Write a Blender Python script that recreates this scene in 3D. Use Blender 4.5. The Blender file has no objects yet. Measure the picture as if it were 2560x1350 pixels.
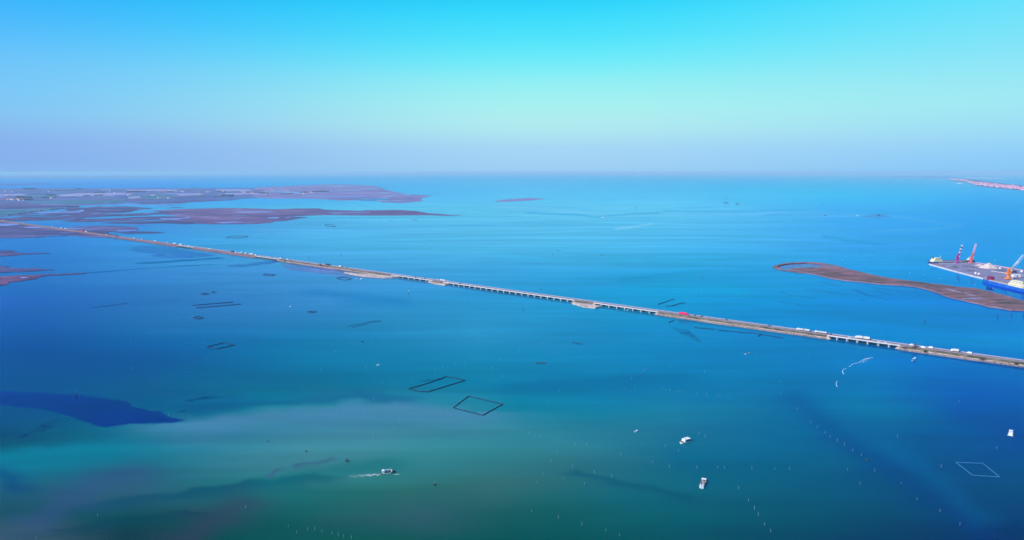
import bpy, math, random
import numpy as np
from mathutils import Vector, noise as mnoise
R = math.radians
sc = bpy.context.scene
COL = sc.collection

# ------------------------------------------------------------------ camera
H = 235.0                       # camera height over the lagoon
F = 1707.0                      # focal length in pixels of a 2560 px wide picture
PITCH = math.atan(245.0 / F)
cam_d = bpy.data.cameras.new('camera')
cam_d.sensor_width = 36.0
cam_d.lens = 36.0 * F / 2560.0
cam_d.clip_start = 1.0
cam_d.clip_end = 900000.0
cam = bpy.data.objects.new('camera', cam_d)
COL.objects.link(cam)
cam.location = (0, 0, H)
cam.rotation_euler = (math.pi / 2 - PITCH, 0, 0)
sc.camera = cam

# ------------------------------------------------------------------ world: graded daylight sky
EXPOSURE = 0.5
SUN_EL, SUN_AZ = 36.0, 244.0     # compass degrees clockwise from +Y: behind the camera and to its left
world = bpy.data.worlds.new('World')
sc.world = world
world.use_nodes = True
wt = world.node_tree
wt.nodes.clear()
def wn(kind, **kw):
    n = wt.nodes.new(kind)
    for k, v in kw.items():
        setattr(n, k, v)
    return n
SKY_STRENGTH = 0.08
def ramp(nt, stops, interp='B_SPLINE'):
    n = nt.nodes.new('ShaderNodeValToRGB')
    cr = n.color_ramp
    cr.interpolation = interp
    while len(cr.elements) > 1:
        cr.elements.remove(cr.elements[-1])
    cr.elements[0].position = stops[0][0]
    cr.elements[0].color = (*stops[0][1], 1)
    for p, c in stops[1:]:
        e = cr.elements.new(p)
        e.color = (*c, 1)
    return n
def lin(r, g, b):
    def f(c):
        c /= 255.0
        return c / 12.92 if c <= 0.04045 else ((c + 0.055) / 1.055) ** 2.4
    return (f(r), f(g), f(b))
geo = wn('ShaderNodeNewGeometry')
sep = wn('ShaderNodeSeparateXYZ')
wt.links.new(geo.outputs['Incoming'], sep.inputs[0])
# Incoming points from the sky towards the viewer: elevation sine = -z
elev = wn('ShaderNodeMath', operation='MULTIPLY'); elev.inputs[1].default_value = -1.0
wt.links.new(sep.outputs['Z'], elev.inputs[0])
clampz = wn('ShaderNodeMath', operation='MAXIMUM'); clampz.inputs[1].default_value = 0.0
wt.links.new(elev.outputs[0], clampz.inputs[0])
sq = wn('ShaderNodeMath', operation='POWER'); sq.inputs[1].default_value = 0.5
wt.links.new(clampz.outputs[0], sq.inputs[0])
azx = wn('ShaderNodeMath', operation='MULTIPLY'); azx.inputs[1].default_value = -1.0
wt.links.new(sep.outputs['X'], azx.inputs[0])
def pos(e_deg):
    return math.sqrt(max(0.0, math.sin(R(e_deg))))
def skystops(lst):
    return [(pos(e), lin(*c)) for e, c in lst]
SKY_L = skystops([(0, (130, 184, 236)), (.6, (125, 171, 238)), (2.0, (129, 170, 238)), (3.2, (128, 184, 242)), (4.3, (122, 195, 246)), (7.4, (102, 192, 253)), (10.4, (56, 176, 255)),
                  (13.6, (0, 164, 252)), (25, (0, 138, 238)), (50, (0, 105, 215)), (90, (0, 85, 190))])
SKY_C = skystops([(0, (148, 201, 244)), (.5, (160, 210, 247)), (2.0, (161, 212, 248)), (3.3, (176, 232, 241)), (5.2, (172, 243, 240)), (7.4, (140, 241, 246)), (8.9, (106, 237, 251)),
                  (10.6, (76, 230, 253)), (13.6, (12, 214, 255)), (25, (0, 168, 245)), (50, (0, 115, 220)), (90, (0, 85, 190))])
SKY_R = skystops([(0, (128, 194, 246)), (.5, (130, 199, 250)), (1.3, (136, 204, 250)), (2.4, (150, 212, 248)), (4.2, (156, 231, 244)), (5.4, (155, 233, 244)), (7.4, (138, 227, 248)),
                  (10.4, (110, 226, 252)), (13.6, (74, 224, 255)), (25, (0, 178, 248)), (50, (0, 118, 220)), (90, (0, 85, 190))])
rl, rc, rr = ramp(wt, SKY_L), ramp(wt, SKY_C), ramp(wt, SKY_R)
for r_ in (rl, rc, rr):
    wt.links.new(sq.outputs[0], r_.inputs[0])
m1 = wn('ShaderNodeMapRange', interpolation_type='SMOOTHSTEP')
m1.inputs['From Min'].default_value = -0.75; m1.inputs['From Max'].default_value = 0.05
m2 = wn('ShaderNodeMapRange', interpolation_type='SMOOTHSTEP')
m2.inputs['From Min'].default_value = 0.05; m2.inputs['From Max'].default_value = 0.75
wt.links.new(azx.outputs[0], m1.inputs[0]); wt.links.new(azx.outputs[0], m2.inputs[0])
mixa = wn('ShaderNodeMix', data_type='RGBA'); mixb = wn('ShaderNodeMix', data_type='RGBA')
wt.links.new(m1.outputs[0], mixa.inputs['Factor']); wt.links.new(rl.outputs[0], mixa.inputs['A']); wt.links.new(rc.outputs[0], mixa.inputs['B'])
wt.links.new(m2.outputs[0], mixb.inputs['Factor']); wt.links.new(mixa.outputs['Result'], mixb.inputs['A']); wt.links.new(rr.outputs[0], mixb.inputs['B'])
gain = wn('ShaderNodeVectorMath', operation='SCALE'); gain.inputs['Scale'].default_value = 1.0 / (SKY_STRENGTH * 2 ** EXPOSURE)
wt.links.new(mixb.outputs['Result'], gain.inputs[0])
sky = wn('ShaderNodeTexSky', sky_type='NISHITA')
sky.sun_disc = False
sky.sun_elevation = R(SUN_EL)
sky.sun_rotation = R(SUN_AZ)
sky.air_density = 1.0; sky.dust_density = 0.6; sky.ozone_density = 2.0
mixs = wn('ShaderNodeMix', data_type='RGBA'); mixs.inputs['Factor'].default_value = 0.96
wt.links.new(sky.outputs[0], mixs.inputs['A']); wt.links.new(gain.outputs[0], mixs.inputs['B'])
bg = wn('ShaderNodeBackground'); bg.inputs['Strength'].default_value = SKY_STRENGTH
wt.links.new(mixs.outputs['Result'], bg.inputs['Color'])
wo = wn('ShaderNodeOutputWorld'); wt.links.new(bg.outputs[0], wo.inputs['Surface'])

# ------------------------------------------------------------------ sun and exposure
sun_d = bpy.data.lights.new('sun', 'SUN')
sun_d.energy = 4.8; sun_d.angle = R(0.5); sun_d.color = (1.0, 0.93, 0.86)
sun = bpy.data.objects.new('sun', sun_d); COL.objects.link(sun)
sv = Vector((math.sin(R(SUN_AZ)) * math.cos(R(SUN_EL)), math.cos(R(SUN_AZ)) * math.cos(R(SUN_EL)), math.sin(R(SUN_EL))))
sun.rotation_euler = sv.to_track_quat('Z', 'Y').to_euler()
sun.location = (0, 0, 400)
sc.view_settings.view_transform = 'Standard'
sc.view_settings.look = 'None'
sc.view_settings.exposure = EXPOSURE
sc.view_settings.gamma = 1.0
sc.view_settings.use_curve_mapping = False
sc.render.engine = 'CYCLES'
sc.cycles.max_bounces = 6
sc.cycles.volume_bounces = 0

# ------------------------------------------------------------------ picture point -> point on the lagoon
cP, sP = math.cos(PITCH), math.sin(PITCH)
def G(px, py, z=0.0):
    x = px - 1280.0; up = 675.0 - py
    dy = F * cP + up * sP; dz = -F * sP + up * cP
    t = (z - H) / dz
    return (x * t, dy * t)
def V3(px, py, z=0.0):
    x, y = G(px, py, z)
    return Vector((x, y, z))
def PX(x, y, z=0.0):
    f = y * cP + (H - z) * sP; u = -y * sP * -1 * -1 + 0
    up = y * sP - (H - z) * cP
    return 1280 + F * x / f, 675 - F * up / f
# ------------------------------------------------------------------ materials
def mat(name, color, rough=0.7, metal=0.0, vary=0.12, scale=0.3, color2=None, bump=0.0, spec=0.3, detail=3.0):
    m = bpy.data.materials.new(name); m.use_nodes = True
    nt = m.node_tree; b = nt.nodes['Principled BSDF']
    b.inputs['Roughness'].default_value = rough; b.inputs['Metallic'].default_value = metal
    b.inputs['Specular IOR Level'].default_value = spec
    tc = nt.nodes.new('ShaderNodeTexCoord'); nz = nt.nodes.new('ShaderNodeTexNoise')
    nz.inputs['Scale'].default_value = scale; nz.inputs['Detail'].default_value = detail
    nt.links.new(tc.outputs['Object'], nz.inputs['Vector'])
    c2 = color2 or tuple(min(1, c * (1 + vary)) for c in color)
    c1 = color if color2 else tuple(c * (1 - vary) for c in color)
    rp = ramp(nt, [(0.35, c1), (0.65, c2)], 'LINEAR')
    nt.links.new(nz.outputs['Fac'], rp.inputs[0]); nt.links.new(rp.outputs[0], b.inputs['Base Color'])
    if bump:
        bp = nt.nodes.new('ShaderNodeBump'); bp.inputs['Strength'].default_value = bump; bp.inputs['Distance'].default_value = 0.3
        nt.links.new(nz.outputs['Fac'], bp.inputs['Height']); nt.links.new(bp.outputs[0], b.inputs['Normal'])
    return m

def water_mat():
    m = bpy.data.materials.new('lagoon_water'); m.use_nodes = True
    nt = m.node_tree; nt.nodes.clear(); N = nt.nodes.new; L = nt.links.new
    out = N('ShaderNodeOutputMaterial')
    at = N('ShaderNodeAttribute'); at.attribute_name = 'silt_and_sky'; at.attribute_type = 'GEOMETRY'
    tc = N('ShaderNodeNewGeometry')
    # wind streaks and drifting silt: long soft bands along the current
    mp = N('ShaderNodeMapping'); mp.inputs['Rotation'].default_value = (0, 0, R(-9)); mp.inputs['Scale'].default_value = (0.0011, 0.0042, 1)
    L(tc.outputs['Position'], mp.inputs['Vector'])
    n1 = N('ShaderNodeTexNoise'); n1.inputs['Scale'].default_value = 1.0; n1.inputs['Detail'].default_value = 5; n1.inputs['Distortion'].default_value = 1.2
    L(mp.outputs[0], n1.inputs['Vector'])
    mr = N('ShaderNodeMapRange'); mr.inputs['From Min'].default_value = 0.3; mr.inputs['From Max'].default_value = 0.7
    mr.inputs['To Min'].default_value = 0.78; mr.inputs['To Max'].default_value = 1.22
    L(n1.outputs['Fac'], mr.inputs[0])
    mpf = N('ShaderNodeMapping'); mpf.inputs['Rotation'].default_value = (0, 0, R(-5)); mpf.inputs['Scale'].default_value = (0.0022, 0.017, 1)
    L(tc.outputs['Position'], mpf.inputs['Vector'])
    nf = N('ShaderNodeTexNoise'); nf.inputs['Scale'].default_value = 1.0; nf.inputs['Detail'].default_value = 6; nf.inputs['Distortion'].default_value = 0.8
    L(mpf.outputs[0], nf.inputs['Vector'])
    mrf = N('ShaderNodeMapRange'); mrf.inputs['From Min'].default_value = 0.35; mrf.inputs['From Max'].default_value = 0.65
    mrf.inputs['To Min'].default_value = 0.90; mrf.inputs['To Max'].default_value = 1.10
    L(nf.outputs['Fac'], mrf.inputs[0])
    mul = N('ShaderNodeMath'); mul.operation = 'MULTIPLY'; L(mr.outputs[0], mul.inputs[0]); L(mrf.outputs[0], mul.inputs[1]); mr = mul
    sc_ = N('ShaderNodeVectorMath'); sc_.operation = 'SCALE'
    L(at.outputs['Color'], sc_.inputs[0]); L(mr.outputs[0], sc_.inputs['Scale'])
    dif = N('ShaderNodeBsdfDiffuse'); L(sc_.outputs[0], dif.inputs['Color'])
    gl = N('ShaderNodeBsdfGlossy')
    gl.inputs['Color'].default_value = (0.05, 0.70, 1.0, 1)
    # slicks: calm patches are smoother than ruffled ones
    mp2 = N('ShaderNodeMapping'); mp2.inputs['Rotation'].default_value = (0, 0, R(6)); mp2.inputs['Scale'].default_value = (0.0006, 0.0032, 1)
    L(tc.outputs['Position'], mp2.inputs['Vector'])
    n2 = N('ShaderNodeTexNoise'); n2.inputs['Scale'].default_value = 1.0; n2.inputs['Detail'].default_value = 6; n2.inputs['Distortion'].default_value = 2.0
    L(mp2.outputs[0], n2.inputs['Vector'])
    mr2 = N('ShaderNodeMapRange'); mr2.inputs['From Min'].default_value = 0.35; mr2.inputs['From Max'].default_value = 0.68
    mr2.inputs['To Min'].default_value = 0.05; mr2.inputs['To Max'].default_value = 0.19
    L(n2.outputs['Fac'], mr2.inputs[0]); L(mr2.outputs[0], gl.inputs['Roughness'])
    # ripples
    n3 = N('ShaderNodeTexNoise'); n3.inputs['Scale'].default_value = 0.35; n3.inputs['Detail'].default_value = 3
    L(tc.outputs['Position'], n3.inputs['Vector'])
    bp = N('ShaderNodeBump'); bp.inputs['Strength'].default_value = 0.05; bp.inputs['Distance'].default_value = 0.25
    L(n3.outputs['Fac'], bp.inputs['Height']); L(bp.outputs[0], gl.inputs['Normal'])
    fr = N('ShaderNodeFresnel'); fr.inputs['IOR'].default_value = 1.33
    fk = N('ShaderNodeMath'); fk.operation = 'MULTIPLY'; fk.inputs[1].default_value = 0.92
    L(fr.outputs[0], fk.inputs[0])
    mx = N('ShaderNodeMixShader'); L(fk.outputs[0], mx.inputs[0]); L(dif.outputs[0], mx.inputs[1]); L(gl.outputs[0], mx.inputs[2])
    L(mx.outputs[0], out.inputs['Surface'])
    return m

# ------------------------------------------------------------------ water body: silt and sea-bed tone, with sky and haze light fitted into the colour
def build_water():
    v = np.concatenate([np.array([0.9, 1.3, 2, 3, 4.5, 6.5, 9]), np.arange(12, 160, 2.2), np.arange(160, 1000, 2.4)])
    ys = H * F / v[::-1]
    ys = np.concatenate([[-6000, -3000, -1500, -700, -200, 50, 200, 300], ys[ys > 340]])
    s = np.linspace(-1, 1, 601)
    u = 0.85 * s + 12.0 * s ** 13
    W = 150 + 0.9 * np.maximum(ys, 0)
    X = u[None, :] * W[:, None]; Y = np.repeat(ys[:, None], len(s), 1)
    nr, ncn = X.shape
    co = np.stack([X.ravel(), Y.ravel(), np.zeros(X.size)], 1)
    i = np.arange(nr - 1)[:, None] * ncn + np.arange(ncn - 1)[None, :]
    f = np.stack([i, i + 1, i + ncn + 1, i + ncn], -1).reshape(-1, 4)
    me = bpy.data.meshes.new('water')
    me.vertices.add(len(co)); me.vertices.foreach_set('co', co.ravel().astype(np.float32))
    me.loops.add(f.size); me.loops.foreach_set('vertex_index', f.ravel().astype(np.int32))
    me.polygons.add(len(f)); me.polygons.foreach_set('loop_start', np.arange(0, f.size, 4, dtype=np.int32))
    me.polygons.foreach_set('loop_total', np.full(len(f), 4, dtype=np.int32))
    me.update(calc_edges=True); me.validate()
    c = water_colour(co[:, 0], co[:, 1], X.shape)
    at = me.color_attributes.new('silt_and_sky', 'FLOAT_COLOR', 'POINT')
    at.data.foreach_set('color', np.concatenate([c, np.ones((len(c), 1))], 1).ravel().astype(np.float32))
    o = bpy.data.objects.new('water', me); COL.objects.link(o); o['kind'] = 'structure'
    me.materials.append(water_mat())
    return o
SILT_AND_SKY = [
    (445, [(0, 0.0, 0.0, 0.423), (640, 0.0, 0.033, 0.55), (1280, 0.018, 0.55, 0.55), (1920, 0.0, 0.55, 0.55), (2560, 0.0, 0.55, 0.55)]),
    (453, [(0, 0.0, 0.0, 0.55), (400, 0.0, 0.0, 0.55), (640, 0.0, 0.383, 0.55), (1280, 0.176, 0.55, 0.55), (1920, 0.0, 0.55, 0.55), (2560, 0.0, 0.442, 0.55)]),
    (462, [(0, 0.0, 0.0, 0.55), (400, 0.0, 0.0, 0.55), (640, 0.0, 0.226, 0.55), (1280, 0.226, 0.55, 0.55), (1920, 0.005, 0.55, 0.55), (2560, 0.0, 0.425, 0.55)]),
    (482, [(640, 0.055, 0.176, 0.487), (1280, 0.21, 0.55, 0.55), (1700, 0.167, 0.55, 0.55), (2100, 0.0, 0.55, 0.55), (2500, 0.0, 0.265, 0.55)]),
    (520, [(500, 0.117, 0.298, 0.369), (900, 0.183, 0.507, 0.457), (1280, 0.209, 0.423, 0.436), (1700, 0.224, 0.55, 0.55), (2100, 0.052, 0.23, 0.514), (2500, 0.0, 0.08, 0.4)]),
    (560, [(300, 0.052, 0.009, 0.206), (900, 0.131, 0.283, 0.409), (1280, 0.146, 0.338, 0.438), (1700, 0.139, 0.352, 0.49), (2100, 0.039, 0.131, 0.469), (2500, 0.0, 0.063, 0.45)]),
    (600, [(100, 0.029, 0.0, 0.215), (400, 0.042, 0.157, 0.346), (800, 0.096, 0.296, 0.423), (1280, 0.103, 0.271, 0.395), (1700, 0.092, 0.286, 0.459), (2100, 0.039, 0.153, 0.48), (2500, 0.008, 0.062, 0.404)]),
    (640, [(100, 0.022, 0.015, 0.194), (400, 0.04, 0.108, 0.238), (800, 0.066, 0.207, 0.333), (1280, 0.072, 0.253, 0.401), (1700, 0.041, 0.244, 0.428), (2100, 0.017, 0.132, 0.402), (2500, 0.004, 0.082, 0.373)]),
    (680, [(100, 0.015, 0.021, 0.143), (400, 0.036, 0.094, 0.233), (800, 0.052, 0.132, 0.272), (1280, 0.034, 0.168, 0.33), (1700, 0.008, 0.159, 0.322), (2100, 0.006, 0.132, 0.4), (2350, 0.0, 0.107, 0.406)]),
    (740, [(100, 0.015, 0.01, 0.183), (400, 0.024, 0.058, 0.192), (800, 0.036, 0.119, 0.251), (1280, 0.015, 0.157, 0.296), (1700, 0.0, 0.195, 0.343), (2100, 0.0, 0.09, 0.297), (2500, 0.0, 0.009, 0.26)]),
    (800, [(100, 0.004, 0.009, 0.105), (400, 0.01, 0.058, 0.133), (800, 0.012, 0.095, 0.169), (1200, 0.019, 0.184, 0.275), (1600, 0.002, 0.134, 0.239), (2100, 0.0, 0.11, 0.324), (2500, 0.0, 0.062, 0.282)]),
    (850, [(100, 0.0, 0.006, 0.075), (400, 0.0, 0.041, 0.119), (800, 0.002, 0.1, 0.157), (1200, 0.014, 0.167, 0.245), (1600, 0.004, 0.15, 0.261), (2000, 0.0, 0.115, 0.287)]),
    (880, [(100, 0.0, 0.006, 0.063), (400, 0.0, 0.031, 0.102), (800, 0.0, 0.102, 0.149), (1200, 0.005, 0.165, 0.231), (1600, 0.001, 0.146, 0.258), (2000, 0.0, 0.097, 0.233), (2400, 0.0, 0.058, 0.21)]),
    (960, [(100, 0.0, 0.026, 0.066), (400, 0.0, 0.042, 0.07), (800, 0.0, 0.087, 0.106), (1200, 0.0, 0.139, 0.182), (1600, 0.0, 0.12, 0.202), (2000, 0.0, 0.087, 0.18), (2200, 0.0, 0.087, 0.207), (2450, 0.0, 0.026, 0.203)]),
    (1020, [(100, 0.0, 0.04, 0.077), (500, 0.0, 0.075, 0.099), (700, 0.001, 0.147, 0.121), (900, 0.023, 0.154, 0.147), (1300, 0.0, 0.12, 0.13), (1700, 0.006, 0.131, 0.157), (2000, 0.0, 0.084, 0.154), (2150, 0.0, 0.098, 0.16), (2400, 0.0, 0.02, 0.149)]),
    (1080, [(50, 0.0, 0.029, 0.028), (300, 0.0, 0.09, 0.087), (600, 0.037, 0.171, 0.148), (900, 0.044, 0.172, 0.155), (1200, 0.027, 0.184, 0.153), (1600, 0.011, 0.117, 0.132), (1900, 0.0, 0.087, 0.144), (2200, 0.0, 0.063, 0.14), (2500, 0.0, 0.01, 0.126)]),
    (1150, [(50, 0.0, 0.077, 0.054), (300, 0.001, 0.09, 0.083), (700, 0.043, 0.159, 0.131), (1000, 0.025, 0.16, 0.122), (1400, 0.019, 0.113, 0.092), (1700, 0.0, 0.079, 0.105), (2000, 0.0, 0.065, 0.102), (2400, 0.0, 0.027, 0.1)]),
    (1220, [(100, 0.011, 0.063, 0.057), (300, 0.017, 0.059, 0.055), (600, 0.004, 0.098, 0.062), (900, 0.01, 0.088, 0.043), (1200, 0.022, 0.087, 0.051), (1600, 0.003, 0.086, 0.081), (2000, 0.0, 0.053, 0.076), (2400, 0.0, 0.029, 0.077)]),
    (1290, [(100, 0.005, 0.047, 0.027), (300, 0.0, 0.039, 0.011), (500, 0.007, 0.038, 0.018), (700, 0.001, 0.055, 0.022), (1000, 0.019, 0.067, 0.048), (1300, 0.003, 0.072, 0.036), (1700, 0.0, 0.069, 0.058), (2100, 0.0, 0.041, 0.055), (2500, 0.0, 0.02, 0.079)]),
    (1345, [(100, 0.029, 0.056, 0.039), (300, 0.002, 0.02, 0.001), (600, 0.0, 0.049, 0.018), (900, 0.003, 0.059, 0.028), (1300, 0.0, 0.049, 0.023), (1700, 0.0, 0.052, 0.044), (2100, 0.0, 0.025, 0.039), (2500, 0.0, 0.006, 0.042)]),
]
def vnoise(x, y, seed=0):
    r = np.random.RandomState(seed).rand(64, 64)
    xi = np.floor(x).astype(int); yi = np.floor(y).astype(int); fx = x - xi; fy = y - yi
    fx = fx * fx * (3 - 2 * fx); fy = fy * fy * (3 - 2 * fy)
    g = lambda a, b: r[a % 64, b % 64]
    return (g(xi, yi) * (1 - fx) + g(xi + 1, yi) * fx) * (1 - fy) + (g(xi, yi + 1) * (1 - fx) + g(xi + 1, yi + 1) * fx) * fy
def fbm(x, y, seed=0, o=4):
    s = 0; a = 0.5
    for k in range(o):
        s = s + a * (vnoise(x * 2 ** k + 17.3 * k, y * 2 ** k + 5.1 * k, seed + k) - 0.5); a *= 0.5
    return s
# currents: (path over the chart, width on the upper side, width on the lower side, body colour, strength)
CURRENTS = [
    ([(480, 1018), (700, 1004), (900, 990), (1010, 1000)], 16, 12, (0, .05, .092), .7),
    ([(-60, 1150), (120, 1132), (250, 1112), (420, 1086), (520, 1060)], 16, 60, (0, .125, .122), .95),
    ([(500, 1058), (640, 1040), (850, 1024), (1010, 1016), (1130, 1030)], 13, 50, (.047, .149, .184), .95),
    ([(230, 1262), (400, 1237), (520, 1224), (640, 1207), (780, 1188)], 7, 24, (0, .04, .042), .75),
    ([(690, 1200), (780, 1182), (870, 1172), (960, 1162)], 18, 20, (0, .10, .07), .55),
    ([(1440, 1178), (1500, 1193), (1600, 1213), (1720, 1240)], 6, 14, (0, .052, .06), .7),
    ([(676, 1188), (696, 1174)], 4, 4, (.035, .05, .10), .6),
    ([(745, 1166), (790, 1158), (828, 1148)], 4, 5, (.03, .06, .09), .6),
    ([(2050, 900), (2055, 1000), (2120, 1060), (2210, 1110), (2340, 1200), (2440, 1300)], 22, 22, (0, .078, .17), .45),
    ([(1990, 990), (2100, 1095), (2220, 1165), (2330, 1240), (2450, 1330)], 22, 26, (0, .004, .10), .35),
    ([(470, 1350), (540, 1295), (600, 1262)], 30, 26, (.024, .022, .026), .6),
    ([(100, 1300), (180, 1246), (250, 1203), (330, 1182)], 26, 28, (.024, .048, .085), .6),
    ([(80, 1326), (200, 1318), (330, 1292), (460, 1280)], 7, 26, (0, .026, .018), .6),
    ([(-40, 1346), (40, 1332), (90, 1326)], 12, 16, (.03, .055, .06), .6),
    ([(-40, 1180), (20, 1190), (40, 1220)], 16, 18, (0, .03, .075), .7),
    ([(1300, 962), (1500, 950), (1700, 935)], 10, 24, (0, .08, .15), .6),
    ([(1500, 728), (1700, 716), (1840, 724)], 9, 14, (0, .2, .34), .7),
    ([(1560, 700), (1640, 688), (1760, 676)], 4, 6, (0, .11, .26), .6),
    ([(1280, 640), (1450, 655), (1600, 650)], 5, 8, (.05, .3, .45), .5),
    ([(2060, 590), (2130, 602), (2200, 610)], 2.5, 3.5, (0, .05, .2), .7),
    ([(1260, 512), (1500, 536), (1800, 533), (2150, 537)], 4.5, 5.5, (.38, .52, .58), .3),
    ([(1540, 570), (1580, 566), (1625, 560)], 2.0, 3.0, (.40, .54, .58), .6),
    ([(1320, 531), (1500, 540), (1640, 531)], 1.5, 2.5, (.03, .08, .25), .7),
    ([(1660, 528), (1850, 530), (2000, 524)], 2.0, 2.5, (.03, .10, .28), .6),
    ([(2230, 540), (2330, 552), (2400, 563), (2300, 572), (2180, 578)], 2.0, 3.0, (.25, .4, .6), .22),
    ([(1920, 538), (2200, 533), (2560, 540)], 2.0, 4.0, (0, .08, .33), .5),
    ([(2350, 575), (2460, 582), (2560, 582)], 2.5, 4, (0, .04, .25), .6),
    ([(780, 730), (900, 745), (1000, 752)], 10, 14, (0, .06, .21), .5),
    ([(1900, 745), (1980, 790), (2040, 830)], 14, 16, (0, .13, .31), .5),
    ([(350, 835), (560, 830), (640, 850)], 8, 12, (0, .06, .13), .5),
]
def water_colour(x, y, sh):
    d = np.maximum(y, 90.0)
    px = 1280 + F * x / (d * cP + H * sP)
    py = 675 - F * (d * sP - H * cP) / (d * cP + H * sP)
    rel = (py - 430)
    wx = px + rel * 0.10 * fbm(x * .004, y * .004, 3) * 2 + 160 * fbm(px * .004, py * .02, 9)
    wy = py + np.clip(rel, 0, 500) * 0.055 * fbm(px * .0035, py * .012, 21) * 2
    rows = [r[0] for r in SILT_AND_SKY]
    tab = []
    for _, pts in SILT_AND_SKY:
        xs = [p[0] for p in pts]
        tab.append(np.stack([np.interp(wx, xs, [min(.58, p[k]) for p in pts]) for k in (1, 2, 3)], -1))
    tab = np.stack(tab, 0)
    idx = np.clip(np.searchsorted(rows, wy) - 1, 0, len(rows) - 2)
    ra = np.array(rows, float)
    t = np.clip((wy - ra[idx]) / (ra[idx + 1] - ra[idx]), 0, 1)[:, None]
    ar = np.arange(len(x))
    c = tab[idx, ar] * (1 - t) + tab[idx + 1, ar] * t
    jx = px + 22 * fbm(px * .02, py * .05, 31); jy = py + np.clip(rel * .03, .6, 9) * 2.0 * fbm(px * .016, py * .05, 41)
    for path, up, lo, col, k in CURRENTS:
        best = np.full(len(x), 1e9); side = np.zeros(len(x))
        for (ax, ay), (bx, by) in zip(path[:-1], path[1:]):
            ex, ey = bx - ax, by - ay; l2 = ex * ex + ey * ey
            tt = np.clip(((jx - ax) * ex + (jy - ay) * ey) / l2, 0, 1)
            dx = jx - (ax + tt * ex); dy = jy - (ay + tt * ey)
            dd = np.hypot(dx * 0.35, dy)
            m = dd < best
            best = np.where(m, dd, best); side = np.where(m, dy, side)
        w = np.where(side < 0, up, lo)
        a = np.exp(-(best / w) ** 2) * k
        c = c * (1 - a[:, None]) + np.array(col) * a[:, None]
    # the deep channel with its sharp upper bank
    poly = [(-200, 972), (0, 976), (95, 979), (190, 985), (262, 993), (318, 1004), (330, 1015), (372, 1024), (404, 1027), (420, 1040), (470, 1050), (440, 1058),
            (330, 1062), (262, 1070), (240, 1066), (205, 1052), (170, 1040), (100, 1024), (0, 1014), (-200, 1010)]
    kx = px + 10 * fbm(px * .05, py * .1, 51); ky = py + 5 * fbm(px * .04, py * .1, 61)
    inside = np.zeros(len(x), bool); dist = np.full(len(x), 1e9)
    for i in range(len(poly)):
        (ax, ay), (bx, by) = poly[i - 1], poly[i]
        cr = ((ay > ky) != (by > ky)) & (kx < (bx - ax) * (ky - ay) / ((by - ay) or 1e-9) + ax)
        inside ^= cr
        ex, ey = bx - ax, by - ay
        tt = np.clip(((kx - ax) * ex + (ky - ay) * ey) / (ex * ex + ey * ey), 0, 1)
        dist = np.minimum(dist, np.hypot(kx - ax - tt * ex, ky - ay - tt * ey))
    a = np.where(inside, np.clip(dist / 3.5, 0, 1), 0.0)[:, None] * 0.95
    dk = np.array((0, .0, .055)) * (0.8 + 1.2 * np.clip(fbm(px * .01, py * .06, 71) + .5, 0, 1))[:, None]
    c = c * (1 - a) + dk * a
    return np.clip(c, 0, .6)
water = build_water()
# ------------------------------------------------------------------ helpers
def obj(name, me, parent=None, m=None, kind=None, loc=None, rz=None):
    o = bpy.data.objects.new(name, me); COL.objects.link(o)
    if m is not None and me is not None and not me.materials: me.materials.append(m)
    if parent is not None: o.parent = parent
    if kind: o['kind'] = kind
    if loc is not None: o.location = loc
    if rz is not None: o.rotation_euler = (0, 0, rz)
    return o
def tag(o, label=None, cat=None, group=None):
    if label: o['label'] = label
    if cat: o['category'] = cat
    if group: o['group'] = group
    return o
def thing(name, label, cat, loc=(0, 0, 0), rz=0.0, group=None):
    o = bpy.data.objects.new(name, None); COL.objects.link(o)
    o.location = loc; o.rotation_euler = (0, 0, rz); o.empty_display_size = 1
    return tag(o, label, cat, group)
def dup(root, loc=None, rz=None, label=None, group=None, scale=None):
    def cp(o, par):
        c = o.copy(); COL.objects.link(c)
        if par is not None: c.parent = par
        for ch in kids.get(o.name, ()): cp(ch, c)
        return c
    kids = {}
    def walk(o):
        kids[o.name] = list(o.children)
        for ch in o.children: walk(ch)
    walk(root)
    r = cp(root, None)
    if loc is not None: r.location = loc
    if rz is not None: r.rotation_euler = (0, 0, rz)
    if scale is not None: r.scale = scale if hasattr(scale, '__len__') else (scale,) * 3
    if label: r['label'] = label
    if group: r['group'] = group
    return r
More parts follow.
